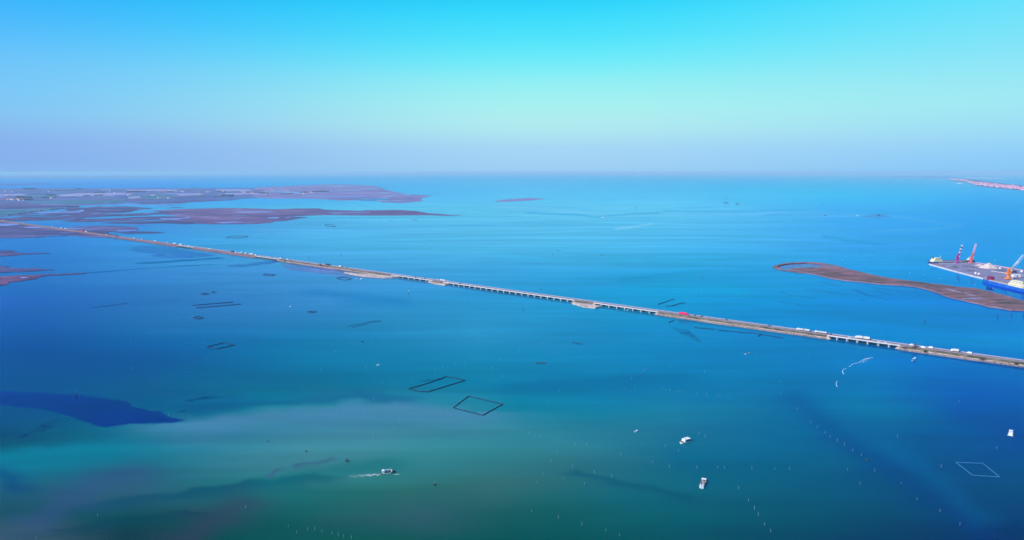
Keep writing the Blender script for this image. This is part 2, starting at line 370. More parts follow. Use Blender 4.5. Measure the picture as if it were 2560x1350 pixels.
class MB:
    def __init__(s): s.v = []; s.f = []; s.mi = []; s.cur = 0
    def add(s, vs, fs):
        n = len(s.v); s.v += [tuple(v) for v in vs]; s.f += [tuple(n + i for i in f) for f in fs]; s.mi += [s.cur] * len(fs)
        return s
    def box(s, x0, x1, y0, y1, z0, z1, tx=0.0, ty=0.0):
        return s.add([(x0, y0, z0), (x1, y0, z0), (x1, y1, z0), (x0, y1, z0), (x0 + tx, y0 + ty, z1), (x1 - tx, y0 + ty, z1), (x1 - tx, y1 - ty, z1), (x0 + tx, y1 - ty, z1)],
                     [(0, 3, 2, 1), (4, 5, 6, 7), (0, 1, 5, 4), (1, 2, 6, 5), (2, 3, 7, 6), (3, 0, 4, 7)])
    def cyl(s, a, b, r0, r1=None, n=8):
        a = Vector(a); b = Vector(b); r1 = r0 if r1 is None else r1
        d = (b - a).normalized(); u = d.orthogonal().normalized(); w = d.cross(u)
        vs = []
        for p, r in ((a, r0), (b, r1)):
            for k in range(n):
                t = 2 * math.pi * k / n
                vs.append(p + (u * math.cos(t) + w * math.sin(t)) * r)
        fs = [(k, (k + 1) % n, n + (k + 1) % n, n + k) for k in range(n)] + [tuple(range(n))[::-1], tuple(range(n, 2 * n))]
        return s.add(vs, fs)
    def prism(s, poly, z0, z1, top=None):
        n = len(poly); tp = top or poly
        vs = [(x, y, z0) for x, y in poly] + [(x, y, z1) for x, y in tp]
        return s.add(vs, [(k, (k + 1) % n, n + (k + 1) % n, n + k) for k in range(n)] + [tuple(range(n))[::-1], tuple(range(n, 2 * n))])
    def loft(s, secs, cap=True):
        n = len(secs[0]); vs = [p for q in secs for p in q]; fs = []
        for i in range(len(secs) - 1):
            for k in range(n - 1):
                fs.append((i * n + k, i * n + k + 1, (i + 1) * n + k + 1, (i + 1) * n + k))
        return s.add(vs, fs)
    def me(s, name, mats):
        m = bpy.data.meshes.new(name); m.from_pydata([tuple(v) for v in s.v], [], s.f); m.validate()
        for x in (mats if isinstance(mats, (list, tuple)) else [mats]): m.materials.append(x)
        if len(s.mi) == len(m.polygons): m.polygons.foreach_set('material_index', s.mi)
        m.update(); return m
    def build(s, name, mats, parent=None, kind=None, loc=None, rz=None):
        return obj(name, s.me(name, mats), parent, None, kind, loc, rz)

M = {}
def mm(k, *a, **kw): M[k] = mat(k, *a, **kw)
mm('white_paint', (.62, .62, .62), .45, scale=.8, vary=.08)
mm('cream_paint', (.66, .60, .40), .5, scale=.6, vary=.08)
mm('grey_paint', (.33, .35, .38), .55, scale=.7)
mm('dark_paint', (.03, .04, .06), .4, scale=.9, vary=.3)
mm('pale_blue', (.35, .5, .72), .5, scale=.8)
mm('red_truck', (.72, .004, .09), .4, scale=.6, vary=.08)
mm('dark_red', (.19, .01, .06), .5, scale=.5, vary=.2)
mm('ship_blue', (.01, .10, .42), .4, scale=.12, vary=.25)
mm('ship_navy', (.02, .03, .13), .5, scale=.15, vary=.25)
mm('orange_paint', (.75, .20, .03), .5, scale=.5, vary=.15)
mm('magenta_paint', (.30, .02, .26), .5, scale=.5, vary=.15)
mm('coral_paint', (.65, .12, .09), .5, scale=.5, vary=.15)
mm('teal_paint', (.12, .42, .40), .5, scale=.5)
mm('box_white', (.50, .50, .49), .55, scale=.4, vary=.12)
mm('buoy_white', (.45, .50, .55), .6, scale=.8)
mm('glass', (.02, .03, .05), .12, scale=.5, spec=.6)
mm('tyre', (.02, .02, .02), .8)
mm('asphalt', (.17, .115, .14), .85, scale=.06, color2=(.235, .165, .19), detail=6)
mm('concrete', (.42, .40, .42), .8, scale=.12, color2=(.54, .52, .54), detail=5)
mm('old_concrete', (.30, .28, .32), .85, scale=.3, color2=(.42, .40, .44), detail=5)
mm('shaded_concrete', (.10, .10, .13), .85, scale=.4, color2=(.17, .17, .20))  # concrete darkened to carry the shade under the bridge decks
mm('wall_concrete', (.24, .25, .36), .85, scale=.2, color2=(.33, .34, .46), detail=5)
mm('dark_steel', (.10, .10, .12), .5)
mm('rail_steel', (.26, .27, .34), .5)
mm('road_paint', (.75, .75, .72), .7)
mm('grass', (.055, .05, .03), .9, scale=.09, color2=(.17, .14, .10), detail=7, bump=.4)
mm('sand', (.30, .23, .21), .95, scale=.12, color2=(.50, .40, .36), detail=7, bump=.3)
mm('rock', (.085, .065, .07), .95, scale=.5, color2=(.26, .20, .19), detail=5)
mm('mud', (.13, .085, .12), .6, scale=.02, color2=(.21, .14, .18), detail=7)
mm('twigs', (.085, .035, .075), .9, scale=.5, vary=.35)
mm('leaves', (.035, .045, .028), .9, scale=.5, vary=.4)
mm('bark', (.07, .05, .045), .9)
mm('stake_wood', (.24, .31, .35), .8, scale=1.5, vary=.2)
mm('dark_wood', (.045, .04, .045), .85, scale=1.5, vary=.3)
mm('net', (.0, .028, .075), .9, scale=1.0, vary=.3)
mm('foam', (.75, .80, .82), .9, scale=.6, vary=.1)
mm('deck_wood', (.30, .20, .17), .8, scale=1.2, vary=.25)
mm('tarp_blue', (.30, .40, .75), .6, scale=.5, vary=.1)
mm('quay_tarmac', (.15, .13, .21), .9, scale=.03, color2=(.22, .19, .29), detail=7)
mm('pale_gravel', (.42, .34, .32), .95, scale=.15, color2=(.54, .45, .42), detail=6, bump=.4)
mm('grey_gravel', (.065, .085, .125), .95, scale=.15, color2=(.10, .12, .165), detail=6, bump=.4)
mm('plaster', (.62, .58, .56), .8, scale=.1, vary=.1)
mm('roof_tile', (.40, .12, .13), .85, scale=.2, vary=.2)
mm('pink_plaster', (.70, .38, .50), .8, scale=.05, vary=.15)

def marsh_mat(name, a, b, c, sx=.004, sy=.012, pool=None, thr=.64):
    m = bpy.data.materials.new(name); m.use_nodes = True; nt = m.node_tree; L = nt.links.new
    p = nt.nodes['Principled BSDF']; p.inputs['Roughness'].default_value = .9; p.inputs['Specular IOR Level'].default_value = .1
    g = nt.nodes.new('ShaderNodeNewGeometry')
    def nz(sx, sy, d, dist):
        mp = nt.nodes.new('ShaderNodeMapping'); mp.inputs['Scale'].default_value = (sx, sy, 1); mp.inputs['Rotation'].default_value = (0, 0, .15)
        n = nt.nodes.new('ShaderNodeTexNoise'); n.inputs['Scale'].default_value = 1; n.inputs['Detail'].default_value = d; n.inputs['Distortion'].default_value = dist
        n.inputs['Roughness'].default_value = .65
        L(g.outputs['Position'], mp.inputs[0]); L(mp.outputs[0], n.inputs['Vector']); return n
    n1 = nz(sx, sy, 8, 1.0); n2 = nz(sx * 9, sy * 5, 5, .5)
    r1 = ramp(nt, [(.35, a), (.5, b), (.62, c)] + ([(thr, c), (thr + .015, pool)] if pool else []), 'LINEAR'); L(n1.outputs[0], r1.inputs[0])
    mr = nt.nodes.new('ShaderNodeMapRange'); mr.inputs[1].default_value = .3; mr.inputs[2].default_value = .7; mr.inputs[3].default_value = .7; mr.inputs[4].default_value = 1.3
    L(n2.outputs[0], mr.inputs[0])
    s_ = nt.nodes.new('ShaderNodeVectorMath'); s_.operation = 'SCALE'; L(r1.outputs[0], s_.inputs[0]); L(mr.outputs[0], s_.inputs['Scale'])
    L(s_.outputs[0], p.inputs['Base Color'])
    M[name] = m; return m
marsh_mat('marsh_brown', (.06, .05, .05), (.15, .082, .09), (.24, .12, .14), .014, .035)
marsh_mat('creek', (.17, .16, .26), (.22, .20, .32), (.26, .25, .36), .01, .03)
marsh_mat('marsh_purple', (.030, .045, .125), (.065, .060, .155), (.115, .10, .22), .0013, .0045, (.09, .20, .42), .615)
marsh_mat('marsh_rose', (.045, .055, .14), (.12, .075, .17), (.19, .125, .24), .0013, .0045, (.16, .22, .42), .63)
marsh_mat('marsh_hazed', (.09, .11, .25), (.15, .125, .27), (.21, .16, .32), .0010, .003, (.15, .30, .50), .60)  # distance haze put into the colour: lighter than the nearer marsh
marsh_mat('marsh_red', (.05, .035, .09), (.10, .05, .12), (.18, .09, .17), .006, .02)
marsh_mat('farm', (.035, .075, .20), (.07, .10, .245), (.14, .15, .31), .0010, .007)
marsh_mat('bank_brown', (.09, .055, .075), (.14, .08, .10), (.20, .12, .14), .02, .04)
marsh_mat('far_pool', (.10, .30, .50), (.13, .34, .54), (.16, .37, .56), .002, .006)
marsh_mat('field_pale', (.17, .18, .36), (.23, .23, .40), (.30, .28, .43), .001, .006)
marsh_mat('field_green', (.03, .11, .17), (.05, .14, .21), (.08, .17, .25), .001, .006)
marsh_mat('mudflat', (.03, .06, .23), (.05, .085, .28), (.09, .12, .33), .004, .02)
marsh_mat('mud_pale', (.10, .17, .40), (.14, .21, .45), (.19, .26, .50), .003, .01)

def shoal_mat(name, col, lo=.42, hi=.5, sx=.012, sy=.05, mx_=1.0):
    """wet bed just under the surface: broken by noise so that its edge frays"""
    m = water_mat(); m.name = name; nt = m.node_tree; L = nt.links.new
    out = [n for n in nt.nodes if n.type == 'OUTPUT_MATERIAL'][0]; mix = out.inputs[0].links[0].from_node
    dif = [n for n in nt.nodes if n.type == 'BSDF_DIFFUSE'][0]
    for l in list(dif.inputs['Color'].links): nt.links.remove(l)
    dif.inputs['Color'].default_value = (*col, 1)
    g = nt.nodes.new('ShaderNodeNewGeometry'); mp = nt.nodes.new('ShaderNodeMapping'); mp.inputs['Scale'].default_value = (sx, sy, 1)
    n = nt.nodes.new('ShaderNodeTexNoise'); n.inputs['Scale'].default_value = 1; n.inputs['Detail'].default_value = 6
    L(g.outputs['Position'], mp.inputs[0]); L(mp.outputs[0], n.inputs['Vector'])
    mr = nt.nodes.new('ShaderNodeMapRange'); mr.inputs[1].default_value = lo; mr.inputs[2].default_value = hi; mr.inputs[4].default_value = mx_
    L(n.outputs[0], mr.inputs[0])
    tr = nt.nodes.new('ShaderNodeBsdfTransparent'); ms = nt.nodes.new('ShaderNodeMixShader')
    L(mr.outputs[0], ms.inputs[0]); L(tr.outputs[0], ms.inputs[1]); L(mix.outputs[0], ms.inputs[2]); L(ms.outputs[0], out.inputs['Surface'])
    M[name] = m
shoal_mat('weed_dark', (.0, .0, .10), .26, .36, .012, .05, .9)
shoal_mat('weed_blue', (.03, .012, .19), .38, .52, .02, .05)
shoal_mat('weed_near', (.0, .02, .07), .42, .56, .05, .12, .5)
shoal_mat('silt_violet', (.15, .10, .30), .30, .6, .01, .03)
shoal_mat('silt_pale', (.30, .20, .24), .30, .6, .03, .05)

from mathutils.geometry import tessellate_polygon
def fray(pts, amp_x, amp_y, depth, rnd):
    for d in range(depth):
        out = []
        for i in range(len(pts)):
            a = pts[i]; b = pts[(i + 1) % len(pts)]
            out.append(a)
            L_ = math.hypot((b[0] - a[0]), (b[1] - a[1]) * 4)
            if L_ > 5:
                k = min(1.0, L_ / 60) * .6 ** d
                out.append(((a[0] + b[0]) / 2 + rnd.gauss(0, amp_x) * k, (a[1] + b[1]) / 2 + rnd.gauss(0, amp_y) * k))
        pts = out
    return pts
LZ = [0]
def land(name, pts, m, z=.6, ax=6.0, ay=.7, depth=3, seed=1, kind='structure', base=-.3, rim=None):
    rnd = random.Random(seed)
    LZ[0] += 1; z = (z + .008 * LZ[0]) if kind != 'shoal' else z + .005 * (LZ[0] % 12)
    pts = fray([(float(a), float(b)) for a, b in pts], ax, ay, depth, rnd)
    top = [Vector((*G(a, b, z), z)) for a, b in pts]
    cx = sum(p.x for p in top) / len(top); cy = sum(p.y for p in top) / len(top)
    bot = [Vector((cx + (p.x - cx) * 1.002, cy + (p.y - cy) * 1.002, base)) for p in top]
    n = len(top)
    tris = tessellate_polygon([top])
    me = bpy.data.meshes.new(name)
    loc = Vector((cx, cy, 0))
    me.from_pydata([p - loc for p in top] + [p - loc for p in bot], [], [tuple(t) for t in tris] + [(i, (i + 1) % n, n + (i + 1) % n, n + i) for i in range(n)])
    me.validate(); me.update()
    import bmesh
    bm = bmesh.new(); bm.from_mesh(me); bmesh.ops.recalc_face_normals(bm, faces=bm.faces); bm.to_mesh(me); bm.free()
    me.materials.append(M[m])
    return obj(name, me, None, None, 'structure' if kind == 'shoal' else kind, loc)
# ------------------------------------------------------------------ salt marshes, mudflats and farmland
land('farmland', [(-300, 478), (-60, 472), (80, 470), (200, 471), (290, 471), (400, 470.5), (520, 470.5), (640, 470), (720, 471), (730, 490), (650, 494), (560, 498), (500, 502), (440, 503), (400, 506), (330, 507),
                  (200, 514), (195, 520), (120, 526), (40, 540), (-300, 560)], 'farm', seed=2, ax=8, ay=.4)
for pts, m, s_ in [
    ([(-200, 512), (0, 509), (60, 507), (130, 510), (185, 516), (120, 519), (0, 522), (-200, 524)], 'marsh_purple', 3),
    ([(-200, 526), (0, 525), (150, 520), (60, 532), (0, 540), (-200, 546)], 'field_green', 4),
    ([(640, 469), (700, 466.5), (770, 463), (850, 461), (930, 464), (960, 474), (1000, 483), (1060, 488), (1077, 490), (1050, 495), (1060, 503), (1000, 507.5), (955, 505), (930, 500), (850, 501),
      (800, 497), (720, 496), (640, 494)], 'marsh_hazed', 5),
    ([(330, 507), (400, 505), (520, 500), (650, 494), (580, 500), (480, 505), (440, 508), (370, 510)], 'marsh_purple', 6),
    ([(380, 527), (430, 524), (520, 521), (600, 520), (680, 523), (740, 521), (800, 521), (812, 524), (900, 527), (960, 525), (1010, 525), (1050, 529), (1068, 533), (1110, 535.5), (1155, 538),
      (1120, 539), (1060, 537.5), (980, 538.5), (880, 538), (790, 538), (720, 540), (770, 543), (742, 547), (720, 551), (680, 556), (650, 559), (600, 560), (540, 560), (470, 558), (430, 555),
      (440, 550), (390, 545), (450, 540), (400, 534)], 'marsh_rose', 7),
    ([(195, 519), (240, 516), (300, 515.5), (350, 518), (385, 522), (340, 525), (330, 530), (260, 533), (190, 538), (110, 535), (120, 531), (175, 527), (160, 522)], 'marsh_purple', 8),
    ([(-200, 550), (0, 545), (60, 541), (120, 542), (180, 538), (260, 535), (330, 534), (430, 530), (420, 535), (320, 540), (250, 542), (180, 547), (100, 551), (0, 553), (-200, 556)], 'marsh_purple', 9),
    ([(150, 553), (210, 549), (300, 545), (380, 541), (470, 541), (440, 546), (380, 549), (300, 552), (220, 555)], 'marsh_purple', 10),
    ([(250, 557), (330, 554), (420, 552), (500, 557), (470, 560), (400, 558), (320, 559)], 'marsh_purple', 11),
    ([(-200, 556), (0, 553), (60, 560), (100, 567), (160, 570), (215, 566), (280, 564), (330, 567), (347, 572), (310, 577), (270, 580), (300, 590), (270, 594), (230, 593), (190, 590), (160, 588.5),
      (118, 590), (100, 593), (60, 594), (0, 595), (-200, 598)], 'marsh_purple', 12),
    ([(285, 581), (340, 579), (385, 579), (412, 581), (370, 583), (320, 584)], 'marsh_purple', 13),
    ([(-200, 628), (0, 627), (40, 626), (22, 630), (60, 632.5), (95, 632), (125, 632.5), (100, 634), (60, 635.5), (0, 640), (-200, 643)], 'marsh_purple', 14),
    ([(-200, 667), (0, 665.5), (24, 665), (12, 669), (55, 671), (100, 671.5), (136, 674), (90, 677), (40, 679), (0, 681.5), (-200, 684)], 'marsh_purple', 15),
    ([(-200, 694), (0, 691), (60, 688), (130, 685), (180, 683), (216, 682.5), (190, 685), (150, 687), (100, 691), (90, 697), (60, 701), (20, 705), (22, 711), (0, 713), (-200, 722)], 'marsh_red', 16),
    ([(1236, 504), (1262, 499), (1300, 496.2), (1340, 495.6), (1362, 496.2), (1330, 500.5), (1280, 503.5)], 'marsh_hazed', 17),
    ([(-300, 443), (-50, 441), (120, 440), (300, 440.6), (450, 441), (560, 442.5), (300, 443.5), (100, 444), (-300, 446)], 'farm', 18),
    ([(-300, 462), (-50, 459), (100, 458), (250, 459), (150, 461), (-100, 464)], 'mudflat', 19),
]:
    land('salt_marsh', pts, m, seed=s_, z=.6 if s_ not in (4,) else 1.0, ax=5 if s_ > 13 else 9, ay=.45 if s_ < 12 else .6)
# fields on the farmland
for pts, m, s_ in [
    ([(140, 487), (200, 483), (300, 482), (330, 486), (250, 489), (150, 491)], 'field_pale', 31),
    ([(310, 474.5), (400, 473.5), (450, 474), (440, 476.5), (330, 477)], 'field_pale', 32),
    ([(540, 473), (620, 473), (640, 476), (600, 479), (545, 478)], 'field_pale', 33),
    ([(60, 489), (140, 486), (150, 491), (80, 494)], 'field_green', 34),
    ([(330, 488), (430, 487), (440, 495), (360, 499), (320, 494)], 'field_green', 35),
    ([(0, 486), (50, 484), (70, 487), (0, 492)], 'field_pale', 36),
    ([(320, 492), (350, 490), (352, 495), (322, 497)], 'field_pale', 37),
    ([(440, 484), (500, 483), (510, 487), (450, 489)], 'field_pale', 38),
    ([(60, 503), (180, 500), (300, 499), (320, 505), (190, 510), (80, 508)], 'field_green', 39),
    ([(560, 483), (640, 481), (650, 485), (570, 489)], 'field_pale', 40),
    ([(-50, 497), (60, 494), (90, 497), (0, 502)], 'marsh_rose', 41),
    ([(190, 492), (290, 490), (300, 497), (200, 500)], 'farm', 42),
]:
    land('field', pts, m, z=1.1, seed=s_, ax=1.5, ay=.15, depth=2, base=.2)
# tidal pools and creeks lying in the marshes
for pts, m, s_ in [
    ([(668, 544), (690, 542.5), (700, 544), (692, 546), (675, 546)], 'mud_pale', 51),
    ([(712, 544), (724, 543), (728, 544.5), (716, 545.3)], 'mud_pale', 52),
    ([(400, 546), (460, 545), (470, 541), (476, 545), (440, 549), (405, 549)], 'mud_pale', 53),
    ([(330, 512), (420, 511), (470, 509), (380, 509.5), (300, 510.5), (240, 511)], 'mud_pale', 54),
    ([(95, 531), (150, 529), (190, 527.5), (205, 524), (212, 527), (200, 531), (150, 532), (100, 532.5)], 'mud_pale', 55),
    ([(540, 556), (580, 553.5), (640, 556), (600, 555.8), (560, 558)], 'mud_pale', 56),
    ([(580, 529), (660, 528), (700, 530), (640, 531), (600, 531)], 'mud_pale', 57),
    ([(820, 531.3), (880, 530.3), (930, 530), (925, 531), (870, 532), (825, 532.3)], 'mud_pale', 58),
    ([(830, 533), (850, 532.6), (856, 533.8), (836, 534.2)], 'mud_pale', 59),
    ([(600, 479.5), (700, 480), (860, 479.2), (880, 480.3), (700, 481.5)], 'mud_pale', 60),
    ([(790, 490), (900, 489.5), (950, 491), (860, 493), (800, 492)], 'mud_pale', 61),
    ([(880, 497), (960, 496), (970, 499), (930, 502), (900, 501)], 'silt_violet', 62),
    ([(0, 559), (30, 558.5), (52, 560.5), (20, 564), (-100, 567), (-100, 560)], 'mud_pale', 63),
    ([(60, 567), (100, 567), (112, 569.5), (80, 570), (62, 568.5)], 'mud_pale', 64),
    ([(50, 693), (66, 692.4), (72, 694), (58, 695)], 'mud_pale', 65),
    ([(290, 575), (345, 574), (340, 577), (300, 578.5)], 'mud_pale', 66),
]:
    land('tidal_pool', pts, m, z=1.0, seed=s_, ax=2.5, ay=.15, depth=2, base=.3)
rs_ = random.Random(19)
for k in range(30):      # thin outlying marsh ribs
    x = rs_.uniform(-20, 430); y = rs_.uniform(524, 557); L_ = rs_.uniform(25, 110); h_ = rs_.uniform(.5, 1.2); dy_ = -L_ * rs_.uniform(.01, .04)
    land('salt_marsh', [(x, y), (x + L_ * .3, y - h_ + dy_ * .3), (x + L_ * .7, y - h_ * .7 + dy_ * .7), (x + L_, y + dy_), (x + L_ * .6, y + h_ * .8 + dy_ * .6), (x + L_ * .25, y + h_ + dy_ * .25)], 'marsh_purple', z=.5, seed=300 + k, ax=3, ay=.2, depth=2)
for k in range(46):      # narrow creeks left by the tide in the marshes
    x = rs_.uniform(-20, 640); y = rs_.uniform(505, 592); L_ = rs_.uniform(12, 70); h_ = rs_.uniform(.25, .6); dy_ = -L_ * rs_.uniform(-.02, .05)
    if y > 560 and x > 240: continue
    if x > 420 and not (522 < y < 556): continue
    land('tidal_pool', [(x, y), (x + L_ * .3, y - h_ + dy_ * .3), (x + L_ * .7, y - h_ * .7 + dy_ * .7), (x + L_, y + dy_), (x + L_ * .6, y + h_ * .8 + dy_ * .6), (x + L_ * .25, y + h_ + dy_ * .25)], 'mud_pale', z=1.3, seed=400 + k, ax=2, ay=.15, depth=2, base=.4)
for k in range(26):      # gaps of open water in the far marsh
    x = rs_.uniform(650, 1020); y = rs_.uniform(464, 503); L_ = rs_.uniform(25, 90); h_ = rs_.uniform(.3, .8)
    if y > 494 and x < 900 or y < 470 and x > 880: continue
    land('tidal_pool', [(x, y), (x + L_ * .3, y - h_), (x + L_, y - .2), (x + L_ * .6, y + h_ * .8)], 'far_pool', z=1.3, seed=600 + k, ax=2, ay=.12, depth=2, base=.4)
for k in range(40):      # strip fields
    x = rs_.uniform(-10, 640); y = rs_.uniform(474, 500); L_ = rs_.uniform(20, 90); h_ = rs_.uniform(.3, .8)
    if y > 505 - max(0, x - 300) * .04: continue
    land('field', [(x, y), (x + L_ * .2, y - h_), (x + L_, y - h_ * 1.1), (x + L_ * .85, y + h_)], rs_.choice(['field_pale', 'field_green', 'farm', 'marsh_rose', 'marsh_purple']), z=1.5, seed=500 + k, ax=1, ay=.08, depth=1, base=.4)
# seagrass and mud banks just awash
for pts, m, s_ in [
    ([(334, 657.5), (360, 655), (420, 652), (480, 648), (520, 644.5), (545, 643), (566, 645.5), (545, 648), (500, 650.5), (440, 655), (390, 659), (345, 660)], 'weed_dark', 71),
    ([(325, 621), (350, 614), (400, 615), (440, 620), (490, 630), (545, 638), (515, 642), (470, 645), (420, 645), (372, 640), (395, 634), (340, 630), (328, 626)], 'weed_blue', 72),
    ([(545, 665), (590, 661), (640, 656), (690, 651.5), (702, 654), (660, 663), (600, 667), (560, 666)], 'weed_blue', 73),
    ([(150, 688), (230, 680), (330, 672), (470, 663), (560, 660), (470, 665.5), (330, 674), (230, 683)], 'weed_dark', 74),
    ([(800, 662), (880, 670), (960, 684), (1000, 694), (960, 697), (880, 694), (800, 684), (720, 674), (700, 662), (740, 656)], 'silt_violet', 75),
    ([(2150, 541), (2180, 535.5), (2215, 536), (2230, 541), (2200, 545), (2165, 545)], 'silt_violet', 76),
    ([(1060, 954), (1100, 950), (1120, 944), (1095, 946), (1060, 951), (1040, 955)], 'weed_near', 77),
    ([(80, 1075), (110, 1058), (145, 1050), (150, 1060), (110, 1078), (90, 1080), (40, 1100), (50, 1090)], 'weed_near', 78),
    ([(436, 1034), (470, 1026), (466, 1024), (440, 1031)], 'weed_near', 79),
    ([(460, 1000), (520, 990), (585, 988), (580, 992), (520, 997), (470, 1004)], 'weed_near', 80),
    ([(1680, 818), (1720, 824), (1745, 845), (1760, 858), (1720, 842), (1690, 828)], 'weed_near', 81),
]:
    land('seagrass_bed' if 'weed' in m else 'silt_bank', pts, m, z=.02, seed=s_, ax=2.5, ay=.5, depth=3, base=0.0, kind='shoal')

# the long island before the harbour
ISL = [(1986, 674), (1975, 671.5), (2010, 670), (2055, 668), (2090, 669), (2120, 673), (2200, 691), (2290, 704), (2350, 711), (2400, 718), (2440, 721), (2480, 730), (2520, 740), (2560, 752), (2640, 768),
       (2640, 790), (2590, 782), (2560, 774), (2530, 773.5), (2500, 768), (2475, 765), (2445, 757), (2400, 747), (2360, 737), (2330, 725.5), (2285, 714.5), (2200, 708.5), (2120, 700), (2060, 690), (2015, 681), (1998, 676)]
land('marsh_island', ISL, 'marsh_brown', z=.9, seed=91, ax=2.0, ay=.5)
cx_, cy_ = sum(p[0] for p in ISL) / len(ISL), sum(p[1] for p in ISL) / len(ISL)
land('shore_mud', [(x + (2 if y < 720 else -2) * 0, y + (1.1 if i > 15 else -.7)) for i, (x, y) in enumerate(ISL)], 'mud', z=.35, seed=91, ax=2.0, ay=.5)
for pts, m, s_ in [
    ([(1932, 666), (1950, 659.5), (1975, 656), (2020, 654.6), (2055, 657), (2075, 660.5), (2110, 669), (2135, 678), (2100, 672), (2058, 663.5), (2050, 659.5), (2015, 656.6), (1975, 658.4), (1955, 662),
      (1942, 667), (1960, 673), (2000, 679), (2010, 682), (1960, 675), (1937, 669.5)], 'marsh_brown', 92),
    ([(2055, 660), (2075, 662), (2100, 670), (2080, 670), (2058, 668), (2050, 664)], 'mud', 93),
]:
    land('mud_bank', pts, m, z=.5, seed=s_, ax=.8, ay=.25, depth=2)
for pts in ([(2360, 720), (2385, 725), (2405, 731), (2380, 727)], [(2410, 731), (2440, 739), (2430, 738), (2412, 733)], [(2402, 746), (2430, 744), (2452, 743.5), (2460, 745.5), (2440, 747.3), (2410, 747.5)]):
    land('tidal_pool', pts, 'creek', z=1.2, seed=5, ax=.5, ay=.1, depth=1, base=.5)
land('silt_bank', [(1940, 667), (1960, 659), (2015, 656), (2052, 660), (2060, 668), (2010, 671), (1975, 673)], 'silt_violet', z=.02, seed=94, ax=.5, ay=.1, depth=1, base=0.0, kind='shoal')
# far right spit with the old town
land('town_spit', [(2365, 449), (2385, 446.3), (2430, 448), (2470, 454), (2520, 460), (2560, 464), (2700, 480), (2700, 496), (2560, 476), (2520, 472), (2470, 468), (2440, 463.5), (2420, 456), (2390, 452)], 'marsh_rose', z=1.2, seed=95, ax=3, ay=.3)
land('far_shore', [(2180, 441.4), (2250, 440.8), (2330, 440.6), (2400, 443), (2380, 444.2), (2300, 442.6), (2200, 442.4)], 'mudflat', z=1.2, seed=96, ax=3, ay=.1)
land('beach', [(2412, 443.4), (2470, 444.6), (2510, 445), (2506, 446), (2460, 445.8), (2416, 444.6)], 'pale_gravel', z=1.2, seed=97, ax=1, ay=.05, depth=1)

# ------------------------------------------------------------------ the causeway line
ROAD_Z = 4.6
rp_ = [G(a, b, ROAD_Z) for a, b in [(0, 551), (126, 567), (335, 598), (640, 638), (983, 684.6), (1280, 726.5), (1653, 778), (1920, 818), (2255, 863.7), (2560, 901.5)]]
xs_ = np.array([p[0] for p in rp_]); ys_ = np.array([p[1] for p in rp_])
w_ = 1.0 / (ys_ ** 1.5)
slope, y0 = np.polyfit(xs_, ys_, 1, w=w_)
nr_ = math.hypot(1, slope)
DV = (1 / nr_, slope / nr_); NV = (-DV[1], DV[0])
RZ = math.atan2(DV[1], DV[0])
def S(px, z=ROAD_Z, t=0.0):
    k = (px - 1280) / F
    x0, yy0 = NV[0] * t, y0 + NV[1] * t
    s = (k * (yy0 * cP + (H - z) * sP) - x0) / (DV[0] - k * DV[1] * cP)
    return s
def RP(s, t=0.0, z=0.0):
    return Vector((DV[0] * s + NV[0] * t, y0 + DV[1] * s + NV[1] * t, z))
print('ROAD slope', slope, 'y0', y0)

SECT = [(-330, 449), (489, 644), (703, 984), (1086, 1113), (1441, 1489), (1649, 2071), (2252, 2900)]
BRID = [(449, 489), (644, 703), (984, 1086), (1113, 1441), (1489, 1649), (2071, 2252)]

def embankment(a, b, i):
    s0, s1 = S(a), S(b)
    L_ = s1 - s0; rnd = random.Random(i * 7 + 1)
    n = max(6, int(L_ / 6)); mb = MB()
    far_left = i == 0
    mats = [M['asphalt'], M['grass'], M['sand'], M['rock'], M['bank_brown'] if i < 2 else M['rock']]
    secs = []; ks = []
    for k in range(-1, n + 2):
        u = min(max(k / n, 0), 1); s = s0 + L_ * u
        endk = 1.0
        if k == -1: s = s0 - 5
        if k == n + 1: s = s1 + 5
        d = min(s - s0, s1 - s); 
        wv = 1.5 * math.sin(s * .021 + i) + 1.0 * math.sin(s * .07 + 2 * i) + rnd.uniform(-.5, .5)
        if i in (3, 4): wv = 3.0 + 2.5 * math.sin(math.pi * u) + rnd.uniform(-.4, .4)
        zf = 0.0 if k in (-1, n + 1) else 1.0
        if i == 2: wv += 6 * max(0, 1 - abs(s - (s1 - 35)) / 60)
        tap = min(1.0, (max(d, 0) + 5) / 14)
        q = [(13.5, -.4), (10.0, 1.1), (6.9, 4.1), (6.1, 4.6), (-6.1, 4.6), (-7.0, 4.45), (-8.9 - .2 * wv, 2.4), (-9.3 - .25 * wv, 2.25), (-10.8 * tap - .5 * wv * tap - 8.5 * (1 - tap), 1.75), (-11.3 * tap - .7 * wv * tap - 8.5 * (1 - tap), 1.5),
             (-12.9 * tap - .8 * wv * tap - 8.5 * (1 - tap), .25), (-14.8 * tap - wv * tap - 8.5 * (1 - tap), -.35)]
        row = []
        for t, z in q:
            zz = z + (rnd.uniform(-.12, .12) if z < 4.4 and z > 0 else 0)
            if zf == 0: zz = min(zz, .0) if z < 4.0 else .3
            row.append((s, t, zz))
        secs.append(row)
    cols = [3, 1, 1, 0, 1, 1, 1, 2, 3, 3, 4]
    if i < 2: cols = [3, 4, 4, 0, 4, 4, 4, 4, 4, 4, 4]
    nq = len(secs[0]); vs = [p for r in secs for p in r]; base = len(mb.v); mb.v += vs
    for r in range(len(secs) - 1):
        for c in range(nq - 1):
            mb.f.append((r * nq + c, r * nq + c + 1, (r + 1) * nq + c + 1, (r + 1) * nq + c)); 
            cc = cols[c]
            if (r in (0, len(secs) - 2)) and i >= 2: cc = 2
            mb.mi.append(cc)
    return mb.build('embankment', mats, None, 'structure', (0, y0, 0), RZ)
for i, (a, b) in enumerate(SECT): embankment(a, b, i)
sA, sB = S(-330), S(2900)
rd = MB(); n_ = 60
